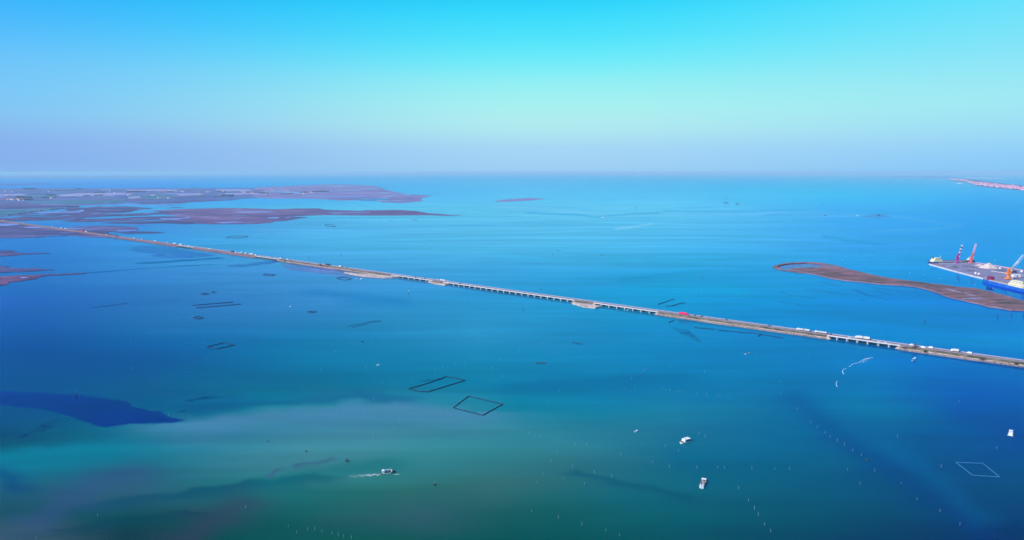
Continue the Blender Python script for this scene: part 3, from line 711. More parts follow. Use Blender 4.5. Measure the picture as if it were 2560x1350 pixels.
for k in range(n_):
    a = sA + (sB - sA) * k / n_; b = sA + (sB - sA) * (k + 1) / n_
    rd.add([(a, -5.2, 4.64), (b, -5.2, 4.64), (b, 5.2, 4.64), (a, 5.2, 4.64)], [(0, 1, 2, 3)])
rd.build('road', M['asphalt'], None, 'structure', (0, y0, 0), RZ)
mk = MB()
for t in (-4.7, 4.7): mk.add([(sA, t - .1, 4.67), (sB, t - .1, 4.67), (sB, t + .1, 4.67), (sA, t + .1, 4.67)], [(0, 1, 2, 3)])
s = S(250)
while s < sB:
    mk.add([(s, -.09, 4.67), (s + 4.5, -.09, 4.67), (s + 4.5, .09, 4.67), (s, .09, 4.67)], [(0, 1, 2, 3)]); s += 12
mk.build('road_marking', M['road_paint'], None, 'structure', (0, y0, 0), RZ)

# roadside parapets of the causeway and steel guard rails
SECN = ['far stretch across the salt marsh', 'stretch between the two far small bridges', 'stretch before the long bridge', 'small island inside the long bridge',
        'middle island of the long bridge', 'stretch past the red truck', 'stretch nearest the camera at the picture edge']
gpost = MB().box(-.06, .06, -.06, .06, 0, .75).me('guard_post', M['rail_steel'])
for i, (a, b) in enumerate(SECT):
    if i == 0: continue
    s0, s1 = S(a), S(b)
    p = MB().box(0, s1 - s0 - .2, 5.75, 6.0, 4.55, 5.4)
    o = p.build('parapet_wall', M['wall_concrete'], None, None, None, None)
    o.location = RP(s0 + .1); o.rotation_euler = (0, 0, RZ)
    tag(o, 'low pale wall edging the road, ' + SECN[i], 'wall', 'parapet walls beside the road')
    g = thing('guard_rail', 'steel guard rail, ' + SECN[i], 'guard rail', RP(s0 + .1), RZ, 'guard rails beside the road')
    MB().box(0, s1 - s0 - .2, -5.72, -5.64, 5.0, 5.3).build('rail', M['rail_steel'], g)
    pm = MB(); x = 0.5
    while x < s1 - s0: pm.box(x, x + .12, -5.63, -5.5, 4.5, 5.3); x += 4.0
    pm.build('rail_posts', M['rail_steel'], g, 'stuff')

# ------------------------------------------------------------------ bridges
BN = ['tiny far bridge low over the marsh creek', 'short far bridge before the leafless tree', 'left part of the long bridge between beach and small island',
      'longest bridge of white spans in the middle of the causeway', 'bridge of white spans ending near the red truck', 'short nearest bridge under the white truck and trailer']
SPANS = [9, 9, 7, 22, 8, 7]
BN_ = [0, 0, 7, 20, 7, 7]
col_me = MB().box(-.45, .45, -.55, .55, -.8, 2.7).me('column', M['shaded_concrete'])
cap_me = MB().box(-1.9, 1.9, -5.9, 5.1, 2.7, 3.19).me('crossbeam', M['shaded_concrete'])
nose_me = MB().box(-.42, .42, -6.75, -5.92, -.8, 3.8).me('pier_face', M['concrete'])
for i, (a, b) in enumerate(BRID):
    s0, s1 = S(a), S(b); L_ = s1 - s0
    br = thing('road_bridge', BN[i], 'bridge', RP(s0), RZ, 'bridges of the causeway')
    MB().box(.05, L_ - .05, -5.9, 5.7, 3.75, 4.58).build('deck', M['shaded_concrete'], br)
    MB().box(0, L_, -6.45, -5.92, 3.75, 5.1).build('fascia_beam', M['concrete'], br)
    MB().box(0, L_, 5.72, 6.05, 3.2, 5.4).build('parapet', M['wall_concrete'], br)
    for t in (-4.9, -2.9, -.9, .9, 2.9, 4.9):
        MB().box(.1, L_ - .1, t - .4, t + .4, 3.2, 3.74).build('girder', M['shaded_concrete'], br)
    MB().box(.1, L_ - .1, 5.2, 5.5, (.4 if i == 5 else 1.9), 3.74).build('added_shade_wall', M['shaded_concrete'], br)  # added wall, hides the bright water beyond so the openings look dark
    for t in (-5.85,):
        MB().box(.1, L_ - .1, t, t + .08, 5.3, 5.4).box(.1, L_ - .1, t, t + .08, 5.7, 5.8).build('railing', M['rail_steel'], br)
    n = SPANS[i]
    for k in range(1, n):
        x = L_ * k / n
        pr = obj('pier', nose_me, br, loc=(x, 0, 0))
        obj('crossbeam', cap_me, pr)
        for dx_ in (-1.3, 1.3):  # columns doubled into two rows to darken the openings
            for t in (-4.8, -2.4, 0, 2.4, 4.8): obj('column', col_me, pr, loc=(dx_, t, 0))
    for x in (0, L_):
        sg = 1 if x == 0 else -1
        MB().box(min(x - sg * 1.5, x + sg * .6), max(x - sg * 1.5, x + sg * .6), -6.9, 6.4, .2, 3.3).build('abutment', M['concrete'], br)

# stones along the water's edge
rs = MB(); rnd = random.Random(4)
for i, (a, b) in enumerate(SECT):
    if i < 2: continue
    s0, s1 = S(a), S(b)
    s = s0 - 3
    while s < min(s1 + 3, S(2700)):
        for _ in range(2):
            t = -11.2 - rnd.random() * 3.2 - (1.8 if i in (3, 4) else 0); z = max(0, (14.2 + t) * .35) * .9
            w = rnd.uniform(.25, .6)
            j = lambda: rnd.uniform(.6, 1.1) * w
            rs.add([(s - j(), t - j(), z - .5), (s + j(), t - j(), z - .5), (s + j(), t + j(), z - .5), (s - j(), t + j(), z - .5), (s - .6 * j(), t - .6 * j(), z + .7 * w), (s + .6 * j(), t - .6 * j(), z + .8 * w), (s + .5 * j(), t + .6 * j(), z + .6 * w), (s - .6 * j(), t + .6 * j(), z + .7 * w)],
                   [(4, 5, 6, 7), (0, 1, 5, 4), (1, 2, 6, 5), (2, 3, 7, 6), (3, 0, 4, 7)])
        s += rnd.uniform(.8, 1.6)
rs.build('shore_rocks', M['rock'], None, 'stuff', (0, y0, 0), RZ)
land('beach', [(860, 680), (920, 685), (960, 688.5), (1002, 688.5), (1022, 690), (1000, 692), (960, 693.5), (915, 690), (880, 685)], 'sand', z=.8, seed=101, ax=1, ay=.2, depth=1)
land('beach', [(1070, 703), (1086, 701), (1112, 704.5), (1128, 708), (1112, 711.5), (1090, 709)], 'sand', z=.7, seed=102, ax=1, ay=.2, depth=1)
land('beach', [(1430, 757), (1450, 756), (1486, 762), (1503, 765), (1488, 768.5), (1460, 766)], 'sand', z=.7, seed=103, ax=1, ay=.2, depth=1)
# ------------------------------------------------------------------ traffic
wheel_c = MB().cyl((0, -.12, 0), (0, .12, 0), .33, n=10).me('wheel', M['tyre'])
wheel_t = MB().cyl((0, -.18, 0), (0, .18, 0), .52, n=10).me('wheel', M['tyre'])
def wheels(r, xs, w, me, rad):
    for x in xs:
        for y in (-w, w): obj('wheel', me, r, loc=(x, y, rad))
def car(kind):
    c = {'white': 'white_paint', 'dark': 'dark_paint', 'grey': 'grey_paint', 'red': 'red_truck', 'teal': 'teal_paint'}[kind]
    r = thing('car', 'x', 'car')
    b = MB(); prof = [(-2.1, .35), (-2.15, .85), (-1.9, 1.0), (1.0, .98), (1.9, .82), (2.1, .55), (2.1, .35)]
    n = len(prof); b.add([(x, -.85, z) for x, z in prof] + [(x, .85, z) for x, z in prof], [tuple(range(n)), tuple(range(n, 2 * n))[::-1]] + [(k, n + k, n + (k + 1) % n, (k + 1) % n) for k in range(n)])
    b.build('body', M[c], r)
    g = MB().add([(-1.9, -.78, 1.0), (1.0, -.78, .98), (1.0, .78, .98), (-1.9, .78, 1.0), (-1.45, -.62, 1.42), (.25, -.62, 1.45), (.25, .62, 1.45), (-1.45, .62, 1.42)],
                 [(0, 1, 5, 4), (1, 2, 6, 5), (2, 3, 7, 6), (3, 0, 4, 7)]); g.build('windows', M['glass'], r)
    MB().box(-1.5, .3, -.66, .66, 1.43, 1.49).build('roof', M[c], r)
    wheels(r, (-1.3, 1.3), .8, wheel_c, .33); return r
def van(kind='white'):
    r = thing('van', 'x', 'van'); c = M['white_paint'] if kind == 'white' else M['grey_paint']
    b = MB(); prof = [(-2.8, .4), (-2.8, 2.4), (1.3, 2.45), (2.0, 1.5), (2.8, 1.2), (2.85, .4)]
    n = len(prof); b.add([(x, -.98, z) for x, z in prof] + [(x, .98, z) for x, z in prof], [tuple(range(n)), tuple(range(n, 2 * n))[::-1]] + [(k, n + k, n + (k + 1) % n, (k + 1) % n) for k in range(n)])
    b.build('body', c, r)
    MB().add([(1.36, -.85, 2.4), (2.0, -.85, 1.58), (2.0, .85, 1.58), (1.36, .85, 2.4)], [(0, 1, 2, 3)]).build('windscreen', M['glass'], r).location = (.05, 0, .03)
    wheels(r, (-1.8, 1.9), .88, wheel_c, .36); return r
def cab(r, x0, c):
    b = MB(); prof = [(x0, .6), (x0, 3.0), (x0 + 1.7, 3.1), (x0 + 2.2, 1.9), (x0 + 2.3, .6)]
    n = len(prof); b.add([(x, -1.22, z) for x, z in prof] + [(x, 1.22, z) for x, z in prof], [tuple(range(n)), tuple(range(n, 2 * n))[::-1]] + [(k, n + k, n + (k + 1) % n, (k + 1) % n) for k in range(n)])
    cb = b.build('cab', c, r)
    MB().add([(x0 + 1.76, -1.1, 3.0), (x0 + 2.2, -1.1, 1.98), (x0 + 2.2, 1.1, 1.98), (x0 + 1.76, 1.1, 3.0)], [(0, 1, 2, 3)]).build('windscreen', M['glass'], cb).location = (.04, 0, .02)
def semi(cc, tc, low=False):
    r = thing('articulated_lorry', 'x', 'lorry'); cab(r, 5.7, M[cc])
    MB().box(-8.1, 7.0, -.5, .5, .65, 1.1).build('chassis', M['dark_steel'], r)
    MB().box(-8.2, 5.1, -1.27, 1.27, 1.12, 2.6 if low else 4.0).build('trailer_box', M[tc], r)
    wheels(r, (-6.8, -5.6, -4.4, 4.0, 7.1), 1.05, wheel_t, .52); return r
def road_train(cc, tc, h=3.9):
    r = thing('lorry_and_trailer', 'x', 'lorry'); cab(r, 6.9, M[cc])
    MB().box(-9.2, 6.9, -.45, .45, .65, 1.05).build('chassis', M['dark_steel'], r)
    MB().box(-.3, 6.6, -1.27, 1.27, 1.08, h).build('cargo_box', M[tc], r)
    MB().box(-9.3, -1.3, -1.27, 1.27, 1.08, h).build('trailer_box', M[tc], r)
    wheels(r, (-7.8, -6.4, -3.0, .9, 2.2, 7.8), 1.05, wheel_t, .52); return r
def box_truck(cc, tc):
    r = thing('box_truck', 'x', 'lorry'); cab(r, 2.2, M[cc])
    MB().box(-4.3, 2.1, -.45, .45, .65, 1.05).build('chassis', M['dark_steel'], r)
    MB().box(-4.4, 2.0, -1.2, 1.2, 1.08, 3.7).build('cargo_box', M[tc], r)
    wheels(r, (-3.0, 3.2), 1.0, wheel_t, .52); return r
KINDS = {
 'cw': ('white car', lambda: car('white')), 'cd': ('dark car', lambda: car('dark')), 'cg': ('grey car', lambda: car('grey')), 'cr': ('red car', lambda: car('red')),
 'vw': ('white van', lambda: van()), 'bt': ('white box truck', lambda: box_truck('white_paint', 'box_white')),
 'bd': ('dark lorry', lambda: semi('dark_paint', 'dark_paint')), 'sw': ('white lorry', lambda: semi('white_paint', 'box_white')),
 'sl': ('white tanker height lorry with low load', lambda: semi('white_paint', 'box_white', True)),
 'rt': ('white truck with trailer', lambda: road_train('white_paint', 'box_white')), 'rl': ('low white truck with trailer', lambda: road_train('white_paint', 'box_white', 2.9)),
 'sr': ('crimson lorry', lambda: semi('red_truck', 'red_truck')), 'tt': ('pale teal lorry', lambda: semi('white_paint', 'teal_paint')), 'rr': ('red van', lambda: van('white')),
}
protos = {}
# (px along the road, kind, direction: +1 drives towards the right edge, -1 towards the left)
TRAFFIC = [(8, 'vw', -1), (57, 'vw', -1), (62, 'cw', -1), (131, 'bt', -1), (140, 'vw', -1), (153, 'sw', -1), (164, 'sw', -1), (191, 'cd', 1), (204, 'sr', -1), (216, 'sw', 1), (266, 'vw', -1),
 (335, 'bt', -1), (354, 'vw', -1), (359, 'cd', -1), (388, 'sl', -1), (419, 'vw', -1), (425, 'cd', -1), (436.5, 'sw', -1), (452, 'sw', -1), (471.6, 'vw', -1), (496, 'cw', -1), (524, 'sl', 1),
 (562, 'cw', -1), (567, 'cw', -1), (571.5, 'cg', -1), (576, 'cw', -1), (581, 'bd', -1), (589, 'vw', -1), (604, 'tt', -1), (614.5, 'bt', -1), (629, 'sw', -1), (639, 'bt', 1), (654, 'cd', -1), (670, 'cg', 1),
 (679, 'cd', -1), (702, 'bt', 1), (710, 'cd', -1), (719, 'vw', -1), (727, 'cd', 1), (735.5, 'cw', -1), (819, 'bd', -1), (851, 'bt', -1), (868, 'cd', -1),
 (1038, 'cd', -1), (1062, 'cd', -1), (1150, 'cd', -1), (1710, 'sr', 1), (1737, 'cd', -1), (1754, 'cd', -1), (1816, 'cd', -1), (1923, 'cd', -1), (2008, 'rl', -1), (2052, 'sl', -1), (2077, 'cd', -1),
 (2124, 'cw', 1), (2156, 'rt', -1), (2197, 'cw', 1), (2214, 'cw', 1), (2279, 'vw', -1), (2308, 'vw', 1), (2326, 'vw', -1), (2387, 'bt', -1), (2423, 'vw', -1)]
def where(px):
    for i, (a, b) in enumerate(BRID):
        if a <= px <= b: return ('on the tiny far bridge', 'on the short far bridge', 'on the left end of the long bridge', 'on the longest bridge', 'on the bridge before the red truck', 'on the nearest short bridge')[i], 10 + i
    for i, (a, b) in enumerate(SECT):
        if a <= px <= b: return ('on the marsh road', 'between the two far bridges', 'on the causeway before the long bridge', 'on the small island', 'on the middle island', 'on the causeway past the long bridge', 'on the causeway at the lower right')[i], i
ORD = ['first', 'second', 'third', 'fourth', 'fifth', 'sixth', 'seventh', 'eighth', 'ninth', 'tenth', 'eleventh', 'twelfth', 'thirteenth', 'fourteenth', 'fifteenth', 'sixteenth', 'seventeenth', 'eighteenth', 'nineteenth', 'twentieth']
cnt = {}; tot = {}
for px, k, d in TRAFFIC: key = (k, where(px)[1]); tot[key] = tot.get(key, 0) + 1
for px, k, d in TRAFFIC:
    w, wi = where(px); key = (k, wi); cnt[key] = cnt.get(key, 0) + 1
    word = KINDS[k][0]
    if k == 'sl': word = 'white lorry with a low load'
    if k == 'rr': word = 'red van'
    lab = (ORD[cnt[key] - 1] + ' ' + word + ' from the left ' + w) if tot[key] > 1 else ('only ' + word + ' driving ' + w)
    t = -2.3 * d
    s = S(px, ROAD_Z + 1.2, t)
    loc = RP(s, t, 4.65); rz = RZ + (0 if d > 0 else math.pi)
    if k not in protos:
        o = KINDS[k][1](); protos[k] = o; o.location = loc; o.rotation_euler = (0, 0, rz); o['label'] = lab
    else: o = dup(protos[k], loc, rz, lab)
    o['group'] = 'vehicles on the causeway road'
for j, px in enumerate((1095, 1104, 1110.5, 1119)):
    k = ('cw', 'vw', 'vw', 'cw')[j]
    loc = RP(S(px, 5.4, 8.3), 8.3, 4.65)
    dup(protos[k], loc, RZ + .1 * j, ORD[j] + ' white vehicle from the left parked beyond the road on the small island', 'vehicles parked on the small island')
MB().box(-16, 16, -3.2, 3.4, 3.6, 4.62).build('parking_apron', M['sand'], None, 'structure', RP(S(1107, 5.4, 9), 9.4, 0), RZ)
MB().box(-19, 19, -1.6, 2.2, 3.4, 4.62).build('lay_by', M['sand'], None, 'structure', RP(S(1468, 5.4, 8), 7.8, 0), RZ)

# ------------------------------------------------------------------ trees and bushes on the causeway
def bare_tree(h, seed, leafy=False):
    rnd = random.Random(seed); r = thing('bare_tree', 'x', 'tree')
    tk = MB(); cr = MB()
    tk.cyl((0, 0, -.2), (0.1, 0, h * .35), .05 * h, .03 * h, 7)
    for k in range(11):
        a = rnd.uniform(0, 6.28); e = rnd.uniform(.35, 1.1); L_ = h * rnd.uniform(.4, .7)
        p0 = Vector((0, 0, h * rnd.uniform(.18, .38))); p1 = p0 + Vector((math.cos(a) * math.cos(e), math.sin(a) * math.cos(e), math.sin(e))) * L_
        tk.cyl(p0, p1, .018 * h, .006 * h, 5)
        for q in range(70):
            f = rnd.uniform(.35, 1.1); c = p0.lerp(p1, f) + Vector((rnd.gauss(0, .09 * h), rnd.gauss(0, .09 * h), rnd.gauss(0, .07 * h)))
            u = Vector((rnd.gauss(0, 1), rnd.gauss(0, 1), rnd.gauss(0, 1))).normalized(); w = u.orthogonal().normalized()
            s = h * (.045 if leafy else .05); t = s * (.6 if leafy else .22)
            cr.add([c - u * s, c + w * t, c + u * s], [(0, 1, 2)])
    tk.build('trunk', M['bark'], r); cr.build('crown', M['leaves' if leafy else 'twigs'], r); return r
def bush(h, w, seed, m='leaves'):
    rnd = random.Random(seed); r = thing('bush', 'x', 'bush'); cr = MB()
    for q in range(420):
        c = Vector((rnd.gauss(0, w * .3), rnd.gauss(0, w * .26), abs(rnd.gauss(0, h * .4))))
        u = Vector((rnd.gauss(0, 1), rnd.gauss(0, 1), rnd.gauss(0, 1))).normalized(); v = u.orthogonal().normalized(); s = .3
        cr.add([c - u * s, c + v * s * .7, c + u * s, c - v * s * .7], [(0, 1, 2, 3)])
    cr.build('foliage', M[m], r); MB().cyl((0, 0, -.3), (0, 0, h * .5), .12, .06, 5).build('stem', M['bark'], r); return r
def put(o, px, t, z, label, group='bushes and trees on the causeway', rz=0.0):
    o.location = RP(S(px, z + 1, t), t, z); o.rotation_euler = (0, 0, rz); o['label'] = label; o['group'] = group; return o
T1 = put(bare_tree(9.5, 3), 2287, -8.2, 2.6, 'reddish leafless tree beside the road just right of the nearest bridge')
T2 = bare_tree(9, 8); put(T2, 801, -9, 2.0, 'largest purple leafless tree on the bank before the long bridge')
dup(T2, RP(S(806, 4, -11), -11, 1.5), 2.1, 'smaller leafless tree leaning against the large purple one', 'bushes and trees on the causeway', .8)
dup(T2, RP(S(291, 3, -12), -12, 1.0), 1.1, 'lone small tree on the marsh road bank far left', 'bushes and trees on the causeway', .9)
dup(T2, RP(S(294, 3, 9), 9, 3), .6, 'lone small tree across the road from another far left', 'bushes and trees on the causeway', .8)
put(bush(2.4, 5, 5), 2314, -10, 1.8, 'dark rounded bush on the bank below two white vans')
put(bush(2.2, 6, 6), 2457, -9.5, 2.0, 'dark bush on the bank near the right end of the causeway')
put(bush(1.8, 6, 7, 'twigs'), 2262, -9, 2.5, 'low brown bush at the right end of the nearest bridge')
put(bush(2.2, 5, 8), 420, 8, 3.8, 'dark bush beyond the road by the tiny far bridge')
put(bush(2.2, 4, 9), 2541, -9.5, 2.0, 'low dark bush on the bank at the right picture edge')
put(bush(1.8, 4, 19), 1755, 8, 3.6, 'small dark bush just right of the red truck beyond the road')
put(bush(2.2, 6, 12, 'twigs'), 712, -10, 2.3, 'brown scrub at the right end of the short far bridge')
sg = MB()
rnd = random.Random(77)
for i, (a, b) in enumerate(SECT):
    if i < 2: continue
    s = S(a) + 6
    while s < min(S(b) - 6, S(2650)):
        t = rnd.choice([-7.3, -8.0, -8.8, -10.2]) + rnd.uniform(-.5, .5); z = 4.4 if t > -7.2 else max(1.6, 4.4 + (t + 7) * .7)
        h = rnd.uniform(.3, .9)
        for q in range(5):
            c = Vector((s + rnd.gauss(0, .6), t + rnd.gauss(0, .4), z)); w = rnd.uniform(.2, .5); a_ = rnd.uniform(0, 3.1)
            sg.add([c + Vector((math.cos(a_) * w, math.sin(a_) * w, 0)), c - Vector((math.cos(a_) * w, math.sin(a_) * w, 0)), c + Vector((rnd.gauss(0, .1), rnd.gauss(0, .1), h))], [(0, 1, 2)])
        s += rnd.uniform(.5, 2.2)
sg.build('scrub', M['leaves'], None, 'stuff', (0, y0, 0), RZ)

# ------------------------------------------------------------------ boats
def hull_me(name, L_, W, Hh, bow=.35, m='white_paint', draft=.4, sheer=.3, stern=.85, deck=None, well=None):
    mb = MB(); secs = []; n = 14
    for k in range(n + 1):
        x = -L_ / 2 + L_ * k / n; u = k / n
        w = W / 2 * (stern + (1 - stern) * min(1, u / .25)) if u < 1 - bow else W / 2 * math.sqrt(max(0.0, 1 - ((u - 1 + bow) / bow) ** 2.2))
        w = max(w, .02 * W); z = Hh + sheer * max(0, u - .5) ** 2 * 4
        secs.append([(x, 0, -draft), (x, -w * .75, -draft), (x, -w * .95, .1), (x, -w, z), (x, -w * .9, z), (x, -w * .9, z - .25), (x, 0, z - .25), (x, w * .9, z - .25), (x, w * .9, z), (x, w, z), (x, w * .95, .1), (x, w * .75, -draft), (x, 0, -draft)])
    nq = 13; mb.v += [p for r in secs for p in r]
    for r in range(n):
        for c in range(nq - 1):
            mb.f.append((r * nq + c, r * nq + c + 1, (r + 1) * nq + c + 1, (r + 1) * nq + c)); mb.mi.append(1 if c in (5, 6) else 0)
    mb.f.append(tuple(range(nq - 1))); mb.mi.append(0)
    return mb.me(name, [M[m], M[deck or 'deck_wood']])
def boat(label, px, py, head, L_, W=None, Hh=.8, m='white_paint', deck=None, group='boats on the lagoon', name='boat', bow=.4):
    W = W or L_ * .3
    o = thing(name, label, 'boat', (*G(px, py, .2), 0), head, group)
    obj('hull', hull_me('hull', L_, W, Hh, bow, m, deck=deck), o)
    return o
def headpx(dx, dy, px, py):      # heading from a direction seen on the chart
    a = G(px, py); b = G(px + dx, py + dy); return math.atan2(b[1] - a[1], b[0] - a[0])
# white canopy boat
b1 = boat('white workboat with a broad flat canopy roof and pinkish foredeck', 1712, 1105, headpx(-26, 8, 1712, 1105), 12.0, 4.2, 1.0, deck='deck_wood')
MB().box(-5.4, 1.6, -2.1, 2.1, 3.0, 3.12).build('canopy', M['white_paint'], b1)
for x in (-5.2, -1.8, 1.4):
    for y in (-1.9, 1.9): MB().cyl((x, y, .9), (x, y, 3.0), .06, n=6).build('canopy_post', M['white_paint'], b1)
cb = MB().box(-1.0, 1.5, -1.3, 1.3, .8, 2.6, .1, .05).build('cabin', M['white_paint'], b1)
MB().box(1.46, 1.53, -1.0, 1.0, 1.7, 2.3).build('window', M['glass'], cb)
MB().box(-5.0, -1.3, -1.4, 1.4, .8, 1.7).build('engine_box', M['dark_paint'], b1)
MB().box(2.2, 3.2, -1.1, -.1, .8, 1.4).box(2.4, 3.6, .3, 1.2, .8, 1.3).build('crate', M['dark_red'], b1)
MB().box(1.55, 1.8, -1.9, 1.9, .8, 3.3).build('wheelhouse_front', M['white_paint'], b1)
MB().cyl((.6, .9, 3.1), (.6, .9, 3.7), .35, .25, 8).build('exhaust', M['dark_steel'], b1)
# work barge
b2 = boat('long narrow workboat with pinkish deck gear and white canopy at its far end', 1757, 1211, headpx(10, -26, 1757, 1211), 13.5, 3.6, .9, deck='deck_wood', bow=.2)
MB().box(3.6, 6.3, -1.7, 1.7, 2.5, 2.62).build('canopy', M['white_paint'], b2)
for x in (3.8, 6.0):
    for y in (-1.5, 1.5): MB().cyl((x, y, .8), (x, y, 2.5), .06, n=6).build('canopy_post', M['white_paint'], b2)
MB().box(-2.6, 3.0, -1.5, -1.2, .8, 1.9).box(-2.6, 3.0, 1.2, 1.5, .8, 1.9).box(-2.8, -2.6, -1.5, 1.5, .8, 2.0).build('sorting_rack', M['deck_wood'], b2)
MB().box(-1.6, -.2, -1.0, .2, .8, 1.6).box(.6, 2.0, -.2, 1.0, .8, 1.7).build('crate', M['old_concrete'], b2)
MB().box(-6.2, -3.4, -1.4, .1, .8, 1.7).build('blue_tarpaulin', M['pale_blue'], b2)
MB().box(-6.2, -5.0, .5, 1.4, .8, 2.0).build('engine', M['white_paint'], b2)
MB().cyl((-2.7, 0, .8), (-2.7, 0, 4.0), .07, n=6).build('mast', M['rail_steel'], b2)
# motor yacht
b3 = boat('white cabin cruiser with rounded top and wide stern platform, right edge of the lagoon', 2527, 1085, headpx(6, -18, 2527, 1085), 9.5, 3.6, 1.2, deck='white_paint')
MB().box(-5.6, -4.6, -2.2, 2.2, .25, .5).build('stern_platform', M['white_paint'], b3)
MB().box(-4.4, -2.2, -1.2, 1.2, .9, 1.9, .1, .1).build('stern_locker', M['white_paint'], b3)
c3 = MB().box(-1.6, 2.6, -1.5, 1.5, 1.0, 2.7, .5, .2).build('cabin', M['white_paint'], b3)
MB().box(-1.3, -1.15, -1.2, 1.2, 1.5, 2.3).build('window', M['glass'], c3)
MB().box(-1.8, 1.6, -1.5, 1.5, 3.7, 3.85, .2, .2).build('hard_top', M['white_paint'], b3)
for y in (-1.2, 1.2): MB().cyl((-1.4, y, 2.6), (-1.2, y, 3.7), .06, n=6).build('top_post', M['rail_steel'], b3)
MB().box(-.4, .3, -.3, .4, 3.85, 4.15).build('hatch', M['orange_paint'], b3)
MB().box(-2.1, -1.7, .2, 1.4, 1.0, 1.9).build('seat', M['deck_wood'], b3)
# moving boat with wake
b4 = boat('fishing boat under way with white stern cabin, trailing a foam wake', 971, 1182, headpx(30, -4, 971, 1182), 11.0, 3.0, 1.0, m='dark_paint', deck='dark_paint')
c4 = MB().box(-4.9, -3.0, -1.3, 1.3, .8, 3.0).build('stern_cabin', M['white_paint'], b4)
MB().box(-3.05, -2.97, -1.0, 1.0, 1.9, 2.6).build('window', M['glass'], c4)
MB().box(-3.0, 2.2, 1.0, 1.35, 1.0, 1.7).box(-3.0, 2.2, .9, 1.4, 2.35, 2.5).build('side_rail', M['white_paint'], b4)
for x in (-1.5, .2, 1.9): MB().cyl((x, 1.2, 1.0), (x, 1.2, 2.4), .05, n=5).build('rail_post', M['white_paint'], b4)
MB().box(2.3, 2.9, -1.3, 1.3, .9, 2.2, .1, .1).build('foredeck_frame', M['white_paint'], b4)
MB().box(-4.8, 2.0, -1.5, -1.35, .3, .95).build('fender_strip', M['white_paint'], b4)
MB().box(.4, 1.4, -.3, .5, .8, 2.5).build('winch', M['dark_steel'], b4)
fm = MB(); rnd = random.Random(12)
p0 = Vector(G(957, 1185)); p1 = Vector(G(915, 1189)); p2 = Vector(G(868, 1192))
for k in range(620):
    u = rnd.random() ** 1.5; p = p0.lerp(p1, u * 2) if u < .5 else p1.lerp(p2, u * 2 - 1)
    w = .25 + 1.3 * u; q = Vector((p.x + rnd.gauss(0, .5), p.y + rnd.gauss(0, w) + .6 * math.sin(u * 30)))
    a = rnd.uniform(.12, .5) * (1.25 - u); b = a * rnd.uniform(.25, .6)
    fm.add([(q.x - a, q.y, .09), (q.x, q.y - b, .09), (q.x + a, q.y, .09), (q.x, q.y + b, .09)], [(0, 1, 2, 3)])
for k in range(60):
    p = Vector(G(985 + rnd.random() * 14, 1187 - rnd.random() * 2)); a = rnd.uniform(.1, .3)
    fm.add([(p.x - a, p.y, .09), (p.x, p.y - a * .4, .09), (p.x + a, p.y, .09), (p.x, p.y + a * .4, .09)], [(0, 1, 2, 3)])
fm.build('wake_foam', M['foam'], None, 'stuff')
